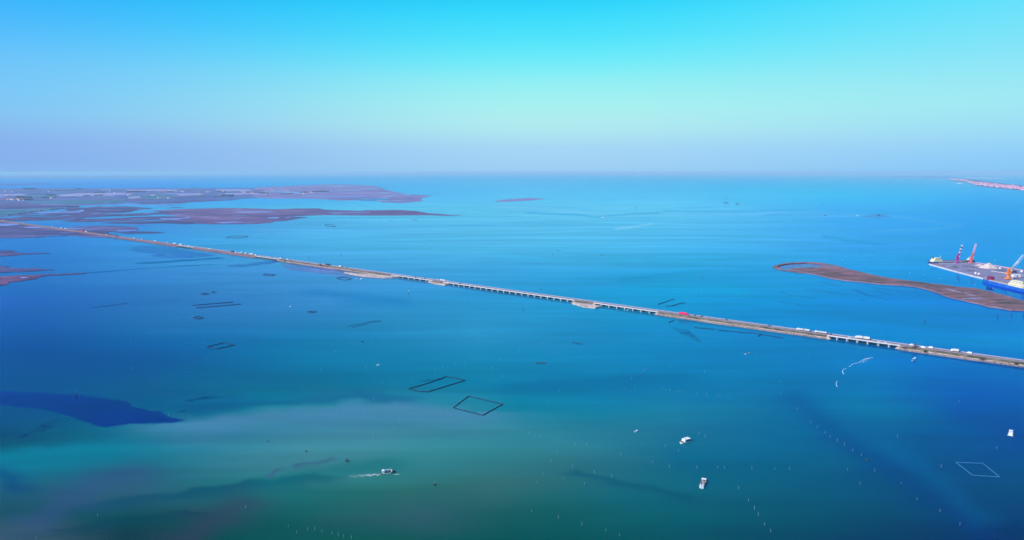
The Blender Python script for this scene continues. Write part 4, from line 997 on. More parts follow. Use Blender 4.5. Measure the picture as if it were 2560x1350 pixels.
# small boats: label, px, py, heading vector on the chart, length, cabin, hull, deck
SMALL = [
 ('small open white boat with a dark cockpit, alone below the causeway', 1869, 884, (14, -3), 9.0, 0, 'white_paint', 'dark_paint'),
 ('tiny white dinghy drifting above and left of the canopy boat', 1590, 1078, (8, -4), 4.5, 0, 'pale_blue', 'white_paint'),
 ('white boat moored beside the small square net pen near the causeway', 904.5, 697.5, (10, -2), 9.5, 1, 'white_paint', 'white_paint'),
 ('little white skiff left of the moored white boat near the causeway', 890.5, 696.5, (6, 0), 4.5, 0, 'white_paint', 'white_paint'),
 ('small white boat alone in the middle of the dark blue water', 945.5, 913, (5, -1), 4.0, 1, 'white_paint', 'white_paint'),
 ('small white boat near the tiny square net pen', 726, 767, (4, -1), 4.0, 1, 'white_paint', 'white_paint'),
 ('small dark boat below the wavy double net line', 906, 853.5, (4, -2), 4.5, 0, 'dark_paint', 'dark_wood'),
 ('small boat just below the small island of the long bridge', 1025, 728, (6, -1), 6.0, 1, 'pale_blue', 'dark_paint'),
 ('low green barge in open water beyond the long bridge', 1395.5, 626, (13, 0), 16.0, 0, 'teal_paint', 'dark_paint'),
 ('dark boat right of the low green barge', 1505, 637, (9, -2), 11.0, 1, 'dark_paint', 'dark_paint'),
 ('dark green boat close under the tip of the reddish marsh spit', 1036, 549.5, (8, 0), 21.8, 1, 'dark_paint', 'dark_paint'),
 ('pale boat left of the dark green one under the marsh spit', 962, 552.5, (7, 0), 15.9, 0, 'pale_blue', 'teal_paint'),
 ('lone small boat halfway between the marsh spit and the green barge', 1182, 581.5, (6, 0), 9.0, 1, 'teal_paint', 'dark_paint'),
 ('short bright white boat in the far middle of the lagoon', 1508, 544, (7, 0), 23.2, 1, 'white_paint', 'white_paint'),
 ('tiny dark boat in the far middle, right of the marsh islet', 1589, 519, (5, 0), 17.4, 1, 'dark_paint', 'pale_blue'),
 ('faint dark boat between the far middle boat and the moored pontoon', 1666.5, 518.5, (4, 0), 14.5, 0, 'grey_paint', 'grey_paint'),
 ('faint dark boat left of the two far pontoons', 1779, 497.5, (4, 0), 17.4, 1, 'dark_paint', 'dark_paint'),
 ('small boat just beyond the long far pontoon', 1815, 496.5, (5, 0), 26.1, 0, 'dark_paint', 'teal_paint'),
 ('tiny dark boat below the far pontoons', 1763, 543.5, (4, -1), 13.0, 1, 'dark_paint', 'grey_paint'),
 ('far boat right of the two pontoons, nearest the horizon', 2012, 486.5, (7, 0), 26.0, 1, 'dark_paint', 'pale_blue'),
 ('tiny far boat before the distant town spit', 2113.5, 494.5, (4, 0), 17.4, 1, 'dark_paint', 'dark_paint'),
 ('small far boat below and left of the distant town', 2056, 511.5, (4, 0), 14.5, 1, 'dark_paint', 'dark_paint'),
 ('small far boat left of the white one by the violet shoal', 2062, 538.5, (7, 0), 18.8, 1, 'dark_paint', 'pale_blue'),
 ('far white boat just left of the violet shoal', 2145, 539, (11, -1), 22.0, 1, 'white_paint', 'white_paint'),
 ('far boat right of the violet shoal, above the harbour', 2387, 547.5, (6, -1), 14.5, 0, 'dark_paint', 'pale_blue'),
 ('small boat passing in front of the bridge before the red truck', 1570, 775.5, (5, -1), 6.0, 1, 'pale_blue', 'dark_paint'),
 ('low faint boat on the far right water under the town', 2276, 509.5, (6, 0), 20.3, 0, 'grey_paint', 'grey_paint'),
 ('second low faint boat on the far right water near the picture edge', 2545, 506.5, (6, 0), 20.3, 0, 'grey_paint', 'grey_paint'),
]
for lab, px, py, hd, L_, cab_, hm, dm in SMALL:
    b = boat(lab, px, py, headpx(hd[0], hd[1], px, py), L_, max(1.7, L_ * .27), .55 + .03 * L_, m=hm, deck=dm)
    if cab_:
        w = L_ * .09; MB().box(-L_ * .3, L_ * .05, -w, w, .4, 1.2 + .08 * L_, .05 * L_, .02 * L_).build('cabin', M['white_paint' if hm != 'dark_paint' else 'grey_paint'], b)
    else:
        MB().box(-L_ * .35, -L_ * .25, -.3, .3, .4, 1.2).build('outboard_motor', M['dark_paint'], b)
        MB().box(-L_ * .05, L_ * .02, -L_ * .1, L_ * .1, .5, .62).build('thwart', M[dm], b)
bc = boat('bluish fishing boat with a forward canopy close to the nearest causeway stretch', 2284, 901, headpx(-14, 5, 2284, 901), 9.5, 2.8, .7, m='pale_blue', deck='dark_paint')
MB().box(-2.6, 2.0, -1.3, 1.3, 2.5, 2.62).build('canopy', M['pale_blue'], bc)
for x in (-2.4, 1.8):
    for y in (-1.1, 1.1): MB().cyl((x, y, .5), (x, y, 2.5), .06, n=5).build('canopy_post', M['pale_blue'], bc)
MB().box(-4.4, -3.0, -.9, .9, .5, 3.8, .1, .1).build('wheelhouse', M['pale_blue'], bc)
# far pontoons with huts
for lab, px, py, L_ in (('long dark mussel pontoon far out, nearer of the pair', 1815.5, 507.5, 50), ('shorter dark mussel pontoon right of the long one', 1843.5, 510.5, 30), ('dark hut on stilts standing on the violet shoal', 2197, 538.5, 22)):
    o = thing('mussel_pontoon', lab, 'pontoon', (*G(px, py), 0), 0, 'pontoons on the far lagoon')
    MB().box(-L_ / 2, L_ / 2, -3, 3, 1.2, 2.2).build('deck', M['dark_wood'], o)
    MB().box(-L_ * .3, L_ * .2, -2, 2, 2.2, 5.0, .5, .3).build('hut', M['dark_wood'], o)
    for x in (-.45, 0, .45):
        MB().cyl((L_ * x, -2.5, -.5), (L_ * x, -2.5, 1.2), .3, n=5).build('leg', M['dark_wood'], o)
for lab, px, py, L_, hh in (('large white ferry before the distant town spit', 2400, 459.5, 118, 17), ('small white ship on the horizon', 1600, 437.6, 200, 25), ('faint white ship on the horizon left of the old town', 2220, 441.6, 90, 16),
                            ('pale ship on the horizon at the upper left', 352, 433.6, 260, 30), ('pale ship on the horizon above the farmland, right one', 508, 445.5, 90, 10)):
    o = thing('ferry', lab, 'ship', (*G(px, py), 0), 0.02, 'white ships far away')
    obj('hull', hull_me('hull', L_, L_ * .16, hh * .5, .25, 'white_paint', deck='white_paint', draft=.5, sheer=.5), o)
    MB().box(-L_ * .38, L_ * .3, -L_ * .06, L_ * .06, hh * .5 - .3, hh, 1, .5).build('superstructure', M['white_paint'], o)
# ------------------------------------------------------------------ harbour platform, heaps, cranes, ships
QZ = 2.5
def Q(px, py, z=QZ): return Vector((*G(px, py, z), z))
qpoly = [(2322, 659.6), (2345, 657.6), (2443, 657.0), (2500, 664), (2560, 676), (2760, 716), (2760, 768), (2560, 721), (2470, 699), (2430, 689), (2380, 676)]
qt = [Q(a, b) for a, b in qpoly]
qc = sum(qt, Vector()) / len(qt)
pl = thing('harbour_platform', 'long grey harbour quay with pale edge carrying gravel heaps and cranes', 'quay', (qc.x, qc.y, 0))
mbq = MB(); mbq.prism([(p.x - qc.x, p.y - qc.y) for p in qt][::-1], -.6, QZ); mbq.build('quay_slab', M['quay_tarmac'], pl)
def edge(a, b, w, z0, z1, name, m, parent, off):
    A, B = Q(*a) - off, Q(*b) - off; d = (B - A).normalized(); n = Vector((-d.y, d.x, 0))
    q = [A - n * .3, B - n * .3, B + n * w, A + n * w]
    return MB().prism([(p.x, p.y) for p in q], z0, z1).build(name, M[m], parent)
off = Vector((qc.x, qc.y, 0))
edge((2322, 659.6), (2380, 676), 2.0, -.5, QZ + .5, 'edge_kerb', 'concrete', pl, off)
edge((2380, 676), (2430, 689), 2.0, -.5, QZ + .5, 'edge_kerb', 'concrete', pl, off)
edge((2430, 689), (2470, 699), 2.0, -.5, QZ + .5, 'edge_kerb', 'concrete', pl, off)
edge((2470, 699), (2760, 768), 2.0, -.5, QZ + .5, 'edge_kerb', 'concrete', pl, off)
edge((2560, 676), (2443, 657.0), 3.0, -.5, QZ + .7, 'far_kerb', 'pink_plaster', pl, off)
edge((2443, 657.0), (2345, 657.6), 5.0, -.5, QZ + .4, 'far_kerb', 'concrete', pl, off)
rndq = random.Random(8)
for k in range(26):
    u = k / 26 * 3.0; i = int(u); seg = [((2322, 659.6), (2380, 676)), ((2380, 676), (2430, 689)), ((2430, 689), (2470, 699))][i]
    A, B = Q(*seg[0]), Q(*seg[1]); p = A.lerp(B, u - i) - off
    MB().cyl((p.x, p.y - .8, 0), (p.x, p.y - .8, 2.4), .5, n=6).build('fender', M['tyre'], pl)
def heap(lab, px0, px1, pyb, hpx, m, seed):
    a, b = Q(px0, pyb), Q(px1, pyb); w = (b - a).length / 2; h = hpx * (H / (pyb - 430)); c = (a + b) / 2; rnd = random.Random(seed)
    mb = MB(); R_, T_ = 9, 28; vs = []
    for i in range(R_ + 1):
        for k in range(T_):
            r = i / R_; t = 2 * math.pi * k / T_; z = h * (1 - r) ** 1.05 * (1 + .07 * math.sin(3 * t + seed)) + (rnd.uniform(-.05, .05) * h if 0 < i < R_ else 0)
            ww = w * r * (1 + .08 * math.sin(2 * t + seed) + .05 * math.sin(5 * t))
            vs.append((math.cos(t) * ww, math.sin(t) * ww * .8, max(z, -.05)))
    mb.add(vs, [(i * T_ + k, i * T_ + (k + 1) % T_, (i + 1) * T_ + (k + 1) % T_, (i + 1) * T_ + k) for i in range(R_) for k in range(T_)])
    o = mb.build('gravel_heap', M[m], None, None, (c.x, c.y, QZ + .03)); tag(o, lab, 'gravel heap', 'heaps on the quay'); return o
heap('large pale cone of gravel standing on the quay', 2449, 2494, 669.5, 12.5, 'pale_gravel', 1)
heap('small bluish grey gravel heap near the left tip of the quay', 2374, 2398, 670, 7.5, 'grey_gravel', 2)
heap('flat dark heap between the grey one and the pale cone', 2405, 2430, 666, 3, 'grey_gravel', 3)
heap('low dark heap just left of the pale cone', 2424, 2446, 668, 2.5, 'grey_gravel', 4)
heap('dark spread of gravel on the bare middle of the quay', 2416, 2440, 677, 2.0, 'grey_gravel', 5)
heap('dark heap right of the pale cone', 2488, 2518, 677, 4.0, 'grey_gravel', 6)
heap('low pale spoil heap behind the large cone', 2436, 2462, 664, 4.0, 'pale_gravel', 7)
for lab, a, b, w in (('pale kerb line crossing the quay below the cone', (2478, 677.5), (2530, 686), 1.5),):
    A, B = Q(*a), Q(*b); d = (B - A).normalized(); n = Vector((-d.y, d.x, 0)) * w / 2; c = (A + B) / 2
    o = MB().prism([((A + n - c).x, (A + n - c).y), ((A - n - c).x, (A - n - c).y), ((B - n - c).x, (B - n - c).y), ((B + n - c).x, (B + n - c).y)], 0, 1.0).build('barrier_wall', M['concrete'], None, None, (c.x, c.y, QZ)); tag(o, lab, 'wall')
for lab, px, py, s_ in (('white tank standing left of a smaller one on the quay', 2439, 684.5, 3.2), ('small round white tank right of the larger one', 2447, 686, 3.0), ('white hut at the right foot of the pale cone', 2500, 672, 3.2), ('white hut at the right edge beyond the harbour crane', 2554, 680, 3.4)):
    o = thing('storage_tank', lab, 'tank', Q(px, py), 0, 'small white tanks and huts on the quay')
    MB().cyl((0, 0, 0), (0, 0, s_ * .9), s_ * .75, n=12).build('tank_shell', M['white_paint'], o)
    MB().cyl((0, 0, s_ * .9), (0, 0, s_ * 1.25), s_ * .78, .2, 12).build('roof', M['white_paint'], o)
for lab, px, py, h in (('thin tall lamp post by the grey gravel heap', 2400, 671, 17), ('thin tall lamp post by the white tanks', 2438.5, 681, 20), ('thin tall lamp post between cone and harbour crane', 2485.5, 668, 18)):
    o = thing('lamp_post', lab, 'lamp post', Q(px, py), 0, 'lamp posts on the quay')
    MB().cyl((0, 0, 0), (0, 0, h), .25, .14, 8).build('pole', M['rail_steel'], o); MB().box(-1.6, 1.6, -.3, .3, h, h + .35).build('lamp_head', M['white_paint'], o)
def lattice(mb, a, b, w0, w1, n=9, r=.16):
    a, b = Vector(a), Vector(b); d = (b - a).normalized(); u = d.cross(Vector((0, 1, 0))); u = (u if u.length > .1 else d.cross(Vector((1, 0, 0)))).normalized(); v = d.cross(u)
    C_ = [[a.lerp(b, k / n) + (u * su + v * sv_) * (w0 + (w1 - w0) * k / n) / 2 for su, sv_ in ((-1, -1), (1, -1), (1, 1), (-1, 1))] for k in range(n + 1)]
    for q in range(4):
        mb.cyl(C_[0][q], C_[-1][q], r, n=4)
        for k in range(n): mb.cyl(C_[k][q], C_[k + 1][(q + 1) % 4], r * .6, n=3); mb.cyl(C_[k][q], C_[k][(q + 1) % 4], r * .6, n=3)
def crane(lab, px, py, tip, m, jm, tower_h, wt, seed, band=True, z=QZ):
    p = Q(px, py); v = py - 430
    tx = (tip[0] - px) * H / v * .99; tz = (py - tip[1]) * H / v
    o = thing('harbour_crane', lab, 'crane', p, 0, 'cranes at the harbour')
    MB().box(-wt * 1.3, wt * 1.3, -wt, wt, .8, 2.6).build('chassis', M[m], o)
    for x in (-1.2, 1.2):
        for y in (-1, 1): MB().box(x * wt - 1, x * wt + 1, y * wt * 1.25 - .9, y * wt * 1.25 + .9, 0, 1.1).build('outrigger', M['dark_steel'], o)
    MB().cyl((0, 0, 2.6), (0, 0, tower_h * .45), wt * .62, wt * .5, 10).build('pedestal', M[m], o)
    MB().box(-wt * .9, wt * .9, -wt * .7, wt * .7, tower_h * .45, tower_h * .62).build('machine_house', M[m], o)
    t = MB(); lattice(t, (0, 0, tower_h * .62), (0, 0, tower_h), wt * 1.0, wt * .7, 4, .3); t.box(-wt * .3, wt * .3, -wt * .3, wt * .3, tower_h * .6, tower_h); t.build('tower', M[m], o)
    MB().box(wt * .5, wt * 1.1, -wt * .5, wt * .5, tower_h * .75, tower_h * .9).build('operator_cab', M['white_paint'], o)
    n = 8; base = Vector((wt * .3, 0, tower_h * .62)); tp = Vector((tx, 0, tz))
    for k in range(n):
        a = base.lerp(tp, k / n); b = base.lerp(tp, (k + 1) / n)
        g = MB(); w = wt * (.95 - .35 * k / n); lattice(g, a, b, w, w * .95, 3, .28); dd = (b - a); g.cyl(a, b, w * .32, n=5)
        mat_ = M[jm[k % len(jm)]] if len(jm) < 8 else M[jm[k]]
        g.build('jib_section', mat_, o)
    c = MB(); c.cyl((0, 0, tower_h), tp, .12, n=4); c.cyl((-wt * .6, 0, tower_h * .62), (0, 0, tower_h), .2, n=4); c.build('stay_cable', M['dark_steel'], o)
    h = MB(); h.cyl(tp, (tp.x, 0, tp.z * .45), .1, n=4); h.build('hoist_rope', M['dark_steel'], o)
    MB().box(tp.x - .7, tp.x + .7, -.7, .7, tp.z * .45 - 2, tp.z * .45).build('grab', M['dark_steel'], o)
    return o
crane('magenta harbour crane with white banded upper jib behind the quay tip', 2392.5, 657.5, (2401.5, 612), 'magenta_paint', ['magenta_paint', 'magenta_paint', 'magenta_paint', 'white_paint', 'magenta_paint', 'white_paint', 'dark_paint', 'white_paint'], 21, 4.2, 1)
crane('orange red crane with faded pink jib right of the magenta crane', 2427.5, 657.5, (2435.5, 609), 'coral_paint', ['coral_paint', 'coral_paint', 'coral_paint', 'pink_plaster', 'pink_plaster', 'pink_plaster', 'pink_plaster', 'pink_plaster'], 19, 3.8, 2)
crane('tall orange harbour crane with long pale jib beside the blue ship', 2520, 698, (2553, 637), 'orange_paint', ['orange_paint', 'old_concrete', 'grey_paint', 'pale_blue', 'white_paint', 'pale_blue', 'pale_blue', 'pale_blue'], 24, 4.8, 3)

def cargo_ship(lab, A, B, beam, hh, hm, dm, sup0, sup1, suph, supm, bowhouse=None, name='cargo_ship'):
    """A = stern, B = bow (ground points)"""
    A, B = Vector(A), Vector(B); d = B - A; L_ = d.length; c = (A + B) / 2
    o = thing(name, lab, 'ship', (c.x, c.y, 0), math.atan2(d.y, d.x), 'ships at the harbour')
    obj('hull', hull_me('hull', L_, beam, hh, .16, hm, draft=.8, sheer=.45, deck=dm), o)
    MB().box(-L_ * .5 + L_ * sup1 + 3, L_ * .36, -beam * .34, beam * .34, hh - .3, hh + 1.4).build('hatch_coaming', M['grey_paint'], o)
    for k in range(6):
        x0 = -L_ * .5 + L_ * sup1 + 4 + k * (L_ * .84 - L_ * sup1) / 6
        MB().box(x0, x0 + (L_ * .84 - L_ * sup1) / 6 - 1.2, -beam * .3, beam * .3, hh + 1.4, hh + 1.9).build('hatch_cover', M[dm], o)
    x0, x1 = -L_ / 2 + L_ * sup0, -L_ / 2 + L_ * sup1
    sp = MB().box(x0, x1, -beam * .42, beam * .42, hh - .2, hh + suph * .38).build('superstructure', M[supm], o)
    MB().box(x0 + 2.5, x1 - 3, -beam * .38, beam * .38, hh + suph * .38, hh + suph * .68, .5, .2).build('upper_deck', M[supm], sp)
    MB().box(x0 + 5, x1 - 6, -beam * .40, beam * .40, hh + suph * .68, hh + suph * .9, .6, .2).build('bridge_deck', M[supm], sp)
    wm = MB()
    for lv, (a_, b_, yy) in enumerate(((x0 + 1, x1 - .5, beam * .42), (x0 + 2.4, x1 - 1, beam * .38), (x0 + 3.6, x1 - 2, beam * .40))):
        z = hh + suph * (.16, .5, .76)[lv]; k = a_
        while k < b_ - .8:
            for sg_ in (-1, 1): wm.box(k, k + .8, min(sg_ * yy, sg_ * (yy + .06)), max(sg_ * yy, sg_ * (yy + .06)), z, z + .9)
            k += 2.0
    wm.build('portholes', M['glass'], sp)
    MB().cyl((x0 + 3, 0, hh + suph * .6), (x0 + 2.6, 0, hh + suph * 1.15), 1.4, 1.1, 10).build('funnel', M[hm], o)
    MB().cyl((x1 - 3, 0, hh + suph * .9), (x1 - 3, 0, hh + suph * 1.5), .25, .12, 6).box(x1 - 3.1, x1 - 2.9, -2.5, 2.5, hh + suph * 1.2, hh + suph * 1.24).build('mast', M['white_paint'], o)
    if bowhouse:
        w, l_, z = bowhouse; MB().box(L_ * .33, L_ * .33 + l_, -w / 2, w / 2, hh, hh + z, .3, .3).build('bow_house', M['dark_red'], o)
    MB().cyl((L_ * .46, 0, hh + 1), (L_ * .46, 0, hh + 7), .2, .1, 6).build('foremast', M['white_paint'], o)
    MB().box(-L_ * .46, L_ * .28, -beam * .5 - .02, -beam * .485, hh, hh + .9).build('bulwark_rail', M['white_paint'], o)
    return o
a0 = Vector(G(2330, 660)); b0 = Vector(G(2447, 658.2))
cargo_ship('dark hulled ship with cream bridge house moored behind the left tip of the quay', a0 + Vector((0, 11)), b0 + Vector((0, 16)), 15, 4.6, 'ship_navy', 'dark_red', .05, .25, 11, 'cream_paint')
bw = Vector(G(2465.5, 703.5)); st = Vector(G(2620, 740.5))
dd_ = (st - bw).normalized(); nn_ = Vector((-dd_.y, dd_.x)); nn_ = nn_ if nn_.y > 0 else -nn_
cargo_ship('blue hulled cargo ship with cream bridge house moored along the front of the quay', st + nn_ * 7, bw + nn_ * 7, 14, 6.2, 'ship_blue', 'deck_wood', .30, .52, 13, 'cream_paint', (8, 12, 8.5))
for lab, px, py, L_, m in (('white warehouse on the quay behind the blue ship bridge', 2540, 692, 16, 'plaster'), ('dark blue container block behind the harbour crane', 2532, 682, 12, 'ship_navy'),):
    o = thing('warehouse', lab, 'building', Q(px, py), .0)
    MB().box(-L_ / 2, L_ / 2, -4, 4, 0, 5).build('wall', M[m], o); MB().box(-L_ / 2 - .4, L_ / 2 + .4, -4.4, 4.4, 5, 5.6, 0, 2).build('roof', M['white_paint' if m == 'plaster' else m], o)
    MB().box(-1.5, 1.5, -4.08, -3.95, 0, 3.4).build('door', M['dark_steel'], o)
for j, (px, py) in enumerate(((2433, 657.8), (2441, 656.8))):
    o = thing('tug_boat', ('small dark tug with white wheelhouse moored just right of the orange red crane', 'dark bow launch moored at the far corner of the quay')[j], 'boat', (*(Vector(G(px, py)) + Vector((10, 34 + 6 * j))), 0), -.1, 'ships at the harbour')
    obj('hull', hull_me('hull', 20, 6, 2.6, .35, 'ship_navy', deck='dark_red'), o)
    MB().box(-4, 2, -2, 2, 2.2, 7.5, .6, .4).build('wheelhouse', M['white_paint'], o); MB().cyl((-1, 0, 7.4), (-1, 0, 14), .25, .12, 6).build('mast', M['white_paint'], o)

rq = random.Random(6)
for j, (px, py, n_) in enumerate(((2346, 661.5, 4),)):
    for k_ in range(n_):
        x_ = px + k_ * 3.2; p_ = Q(x_, py + k_ * .55)
        o = thing('cargo_stack', ORD[k_] + ' cargo stack from the left ' + 'near the quay tip', 'cargo', p_, rq.uniform(-.3, .3), 'cargo stacks on the quay')
        h_ = rq.uniform(1.2, 3.0); MB().box(-1.8, 1.8, -1.2, 1.2, 0, h_ * .5).build('lower_pallet', M['deck_wood'], o)
        MB().box(-1.6, 1.7, -1.1, 1.1, h_ * .5, h_).build('upper_pallet', M[rq.choice(['grey_paint', 'dark_red', 'old_concrete', 'dark_paint'])], o)
# ------------------------------------------------------------------ fishing net pens
stake_me = MB().cyl((0, 0, -.6), (0.05, 0, 1.55), .09, .07, 5).me('stake', M['dark_wood'])
stake_me2 = MB().cyl((0, 0, -.6), (0.05, 0, 1.55), .09, .07, 5).me('stake', M['stake_wood'])
def pen(lab, pts, closed=True, h=.95, th=.22, step=3.2, m='net', pale=False, jag=.12):
    P = [Vector(G(*p)) for p in pts]; c = sum(P, Vector((0, 0))) / len(P)
    o = thing('net_pen', lab, 'fishing net', (c.x, c.y, 0), 0, 'fishing net pens on stakes')
    rnd = random.Random(int(pts[0][0] * 7)); seg = list(zip(P, P[1:] + ([P[0]] if closed else []))); nm = MB(); ns = 0
    for A, B in seg:
        d = B - A; L_ = d.length
        if L_ < .5: continue
        n = max(1, int(L_ / step)); u = d / L_; w = Vector((-u.y, u.x))
        prev = A - c
        for k in range(1, n + 1):
            q = A + d * (k / n) - c + w * rnd.uniform(-jag, jag)
            hh = h * rnd.uniform(.82, 1.08)
            nm.add([(*(prev - w * th), -.3), (*(q - w * th), -.3), (*(q + w * th), -.3), (*(prev + w * th), -.3), (*(prev - w * th * .4), hh), (*(q - w * th * .4), hh * .96), (*(q + w * th * .4), hh * .96), (*(prev + w * th * .4), hh)],
                   [(4, 5, 6, 7), (0, 1, 5, 4), (1, 2, 6, 5), (2, 3, 7, 6), (3, 0, 4, 7)])
            if ns < 70 and (L_ / n) > .8:
                obj('stake', stake_me2 if pale else stake_me, o, loc=(q.x, q.y, rnd.uniform(-.1, .35))); ns += 1
            prev = q
    nm.build('net', M[m], o); return o
mm('net_blue', (.02, .12, .26), .8, scale=1.0, vary=.2)
pen('largest four sided net pen with rounded lower left edge', [(1022, 972.5), (1070, 959), (1115, 942), (1140, 946), (1163, 951.5), (1070, 980.5), (1045, 978.5)], th=.30, h=.9)
pen('kite shaped net pen below the largest one, pale stakes along its top', [(1133, 1020), (1171, 991), (1257, 1011), (1207, 1039)], th=.30, h=.9, pale=True)
pen('diamond net pen alone in the lower right water', [(2390, 1156.5), (2457, 1159), (2499, 1193), (2432, 1189)], m='net_blue', h=.6, th=.32, step=7, jag=.05)
pen('faint leaning rectangle of nets in the dark left water', [(517, 868), (560, 857), (587, 863), (541, 873)], th=.4, step=4, h=.8)
pen('upper of two long parallel net lines', [(481, 764), (584, 755.5)], False, th=.5, step=6, h=.9)
pen('lower of two long parallel net lines', [(490, 770.5), (603, 760.5)], False, th=.5, step=6, h=.9)
pen('small pointed net pen under the two parallel lines', [(483, 794), (489, 792.5), (500, 791.5), (509, 795), (492, 798)], th=.5, step=5, h=.85)
pen('tiny oval net pen above the two parallel lines', [(502, 735), (515, 733), (523, 735), (510, 737)], th=.55, step=6, h=.85)
pen('tiniest dark net pen right of the tiny oval one', [(528, 730.5), (534, 729), (541, 731), (532, 731.5)], th=.5, step=6, h=.7)
pen('tiny square net pen in the middle left water', [(769, 780.5), (782, 778), (792, 780), (780, 782.5)], th=.55, step=6, h=.85)
pen('square net pen beside the moored white boat below the causeway', [(841, 696), (857, 693), (880, 697), (864, 700.7)], th=.6, h=.95, step=8)
pen('open ended net pen nearest the short far bridge', [(657, 687.5), (667, 684.5), (673, 686.5), (689, 686.7), (680, 690)], True, th=.6, h=.95, step=8)
pen('long oval net pen beyond the far causeway', [(565, 594.5), (578, 590.6), (600, 589.4), (620, 591), (616, 593), (590, 595.3)], th=.6, h=.95, step=14)
pen('faint slanting net pen under the marsh spit', [(812, 562), (832, 562), (840, 567), (817, 566.5)], th=1.0, h=1.3, step=16)
pen('upper wavy net line of the pair in the middle', [(867, 818), (880, 813.5), (905, 810), (922, 804), (938, 803), (952, 801.5)], False, th=.22, step=5, h=.4)
pen('lower wavy net line of the pair in the middle', [(881, 819), (905, 813.5), (922, 808), (930, 805.5), (945, 804.5), (953, 802.5)], False, th=.22, step=5, h=.4)
pen('short thick net stub below the crimson lorry', [(1672, 807), (1684, 801.5)], False, th=.6)
pen('net line along the causeway below the crimson lorry', [(1736, 818), (1741, 820), (1788, 824)], False, th=.5, step=5)
pen('longer net line along the causeway right of the first', [(1794, 825.5), (1830, 828.5), (1861, 832)], False, th=.5, step=5)
pen('faint net line running on under the causeway to the right', [(1861, 832), (1884, 833), (1920, 839), (1960, 846)], False, th=.4, step=6)
pen('short net stub at the foot of the causeway bank', [(1895, 842), (1903, 836)], False, th=.5)
pen('left slanting net line in the bright water beyond the bridge', [(1645, 761), (1662, 756), (1682, 748.5), (1687, 750)], False, th=.35, step=6)
pen('right slanting net line in the bright water beyond the bridge', [(1664, 765.5), (1680, 765), (1706, 757.5), (1714, 758)], False, th=.6, step=6)
pen('dark net stub among the faint stakes south of the causeway', [(1431, 857), (1456, 861)], False, th=.35, step=5)
NL = [[(1948, 730), (1966, 735), (1986, 741.5)], [(1948, 754), (1975, 758), (2009, 764)], [(2008, 719.5), (2030, 724), (2050, 733)], [(2035, 720), (2066, 730), (2110, 736.5)], [(2050, 705), (2092, 714.5)],
      [(2105, 706.5), (2111, 706)], [(2127, 724), (2137, 724.5), (2168, 737)], [(2134, 727), (2170, 738), (2218, 749.5)], [(2158, 715), (2170, 714.5)], [(2179, 717.5), (2205, 722), (2229, 727)],
      [(2185, 727.5), (2210, 732), (2232, 738.5)], [(2240, 727), (2258, 729)], [(2250, 731), (2262, 734)], [(2283, 741), (2300, 745)], [(2150, 750), (2165, 753)], [(1998, 740), (2040, 747)]]
for j, pts in enumerate(NL):
    pen(ORD[j] + ' short dark net row in the shallows before the long marsh island', pts, False, th=.16, step=9, h=.32)
pen('ragged pen of pale stakes in open water left of centre right', [(1337, 907), (1341, 909.5), (1352, 909), (1366, 909.5), (1367, 907), (1355, 906)], True, th=.2, step=2.2, pale=True, h=.5)
pen('faint net trace among pale stakes in the middle water', [(1554, 971), (1580, 957), (1606, 937), (1640, 912), (1654, 902)], False, th=.04, step=9, h=.08)
pen('long faint straight net line in the upper left blue water', [(230, 769.5), (270, 765), (320, 758)], False, th=.15, step=8, h=.35)

# pale floating booms: curved strips
def boom(lab, pts, w=.45):
    P = [Vector(G(*p)) for p in pts]; c = sum(P, Vector((0, 0))) / len(P); mb = MB()
    Q_ = []
    for i in range(len(P) - 1):
        p0 = P[max(i - 1, 0)]; p1 = P[i]; p2 = P[i + 1]; p3 = P[min(i + 2, len(P) - 1)]
        for k in range(6):
            t = k / 6; Q_.append(.5 * ((2 * p1) + (-p0 + p2) * t + (2 * p0 - 5 * p1 + 4 * p2 - p3) * t * t + (-p0 + 3 * p1 - 3 * p2 + p3) * t ** 3))
    Q_.append(P[-1])
    for a, b in zip(Q_[:-1], Q_[1:]): mb.cyl((a.x - c.x, a.y - c.y, .12), (b.x - c.x, b.y - c.y, .12), w * .55, n=6)
    o = mb.build('floating_boom', M['foam'], None, None, (c.x, c.y, 0)); tag(o, lab, 'floating boom', 'curved floating booms off the nearest bridge')
boom('long upper floating boom curving up towards the nearest bridge', [(2123.5, 917), (2133, 910), (2149, 906), (2157, 900), (2170, 895.5), (2182, 894.5)], .38)
boom('short floating boom forking off the long upper one', [(2157, 906.5), (2160, 901.5), (2166, 897.5), (2172, 896)], .38)
boom('faintest short floating boom beside the fork', [(2163, 905.5), (2167, 900.5), (2175, 897)], .2)
boom('hook shaped floating boom in the middle of the curved row', [(2109, 935), (2106.5, 930), (2108, 924.5), (2116, 920.5)], .38)
boom('lowest floating boom, a lone short arc', [(2093, 967), (2090.5, 961), (2091, 956), (2094, 953)], .38)

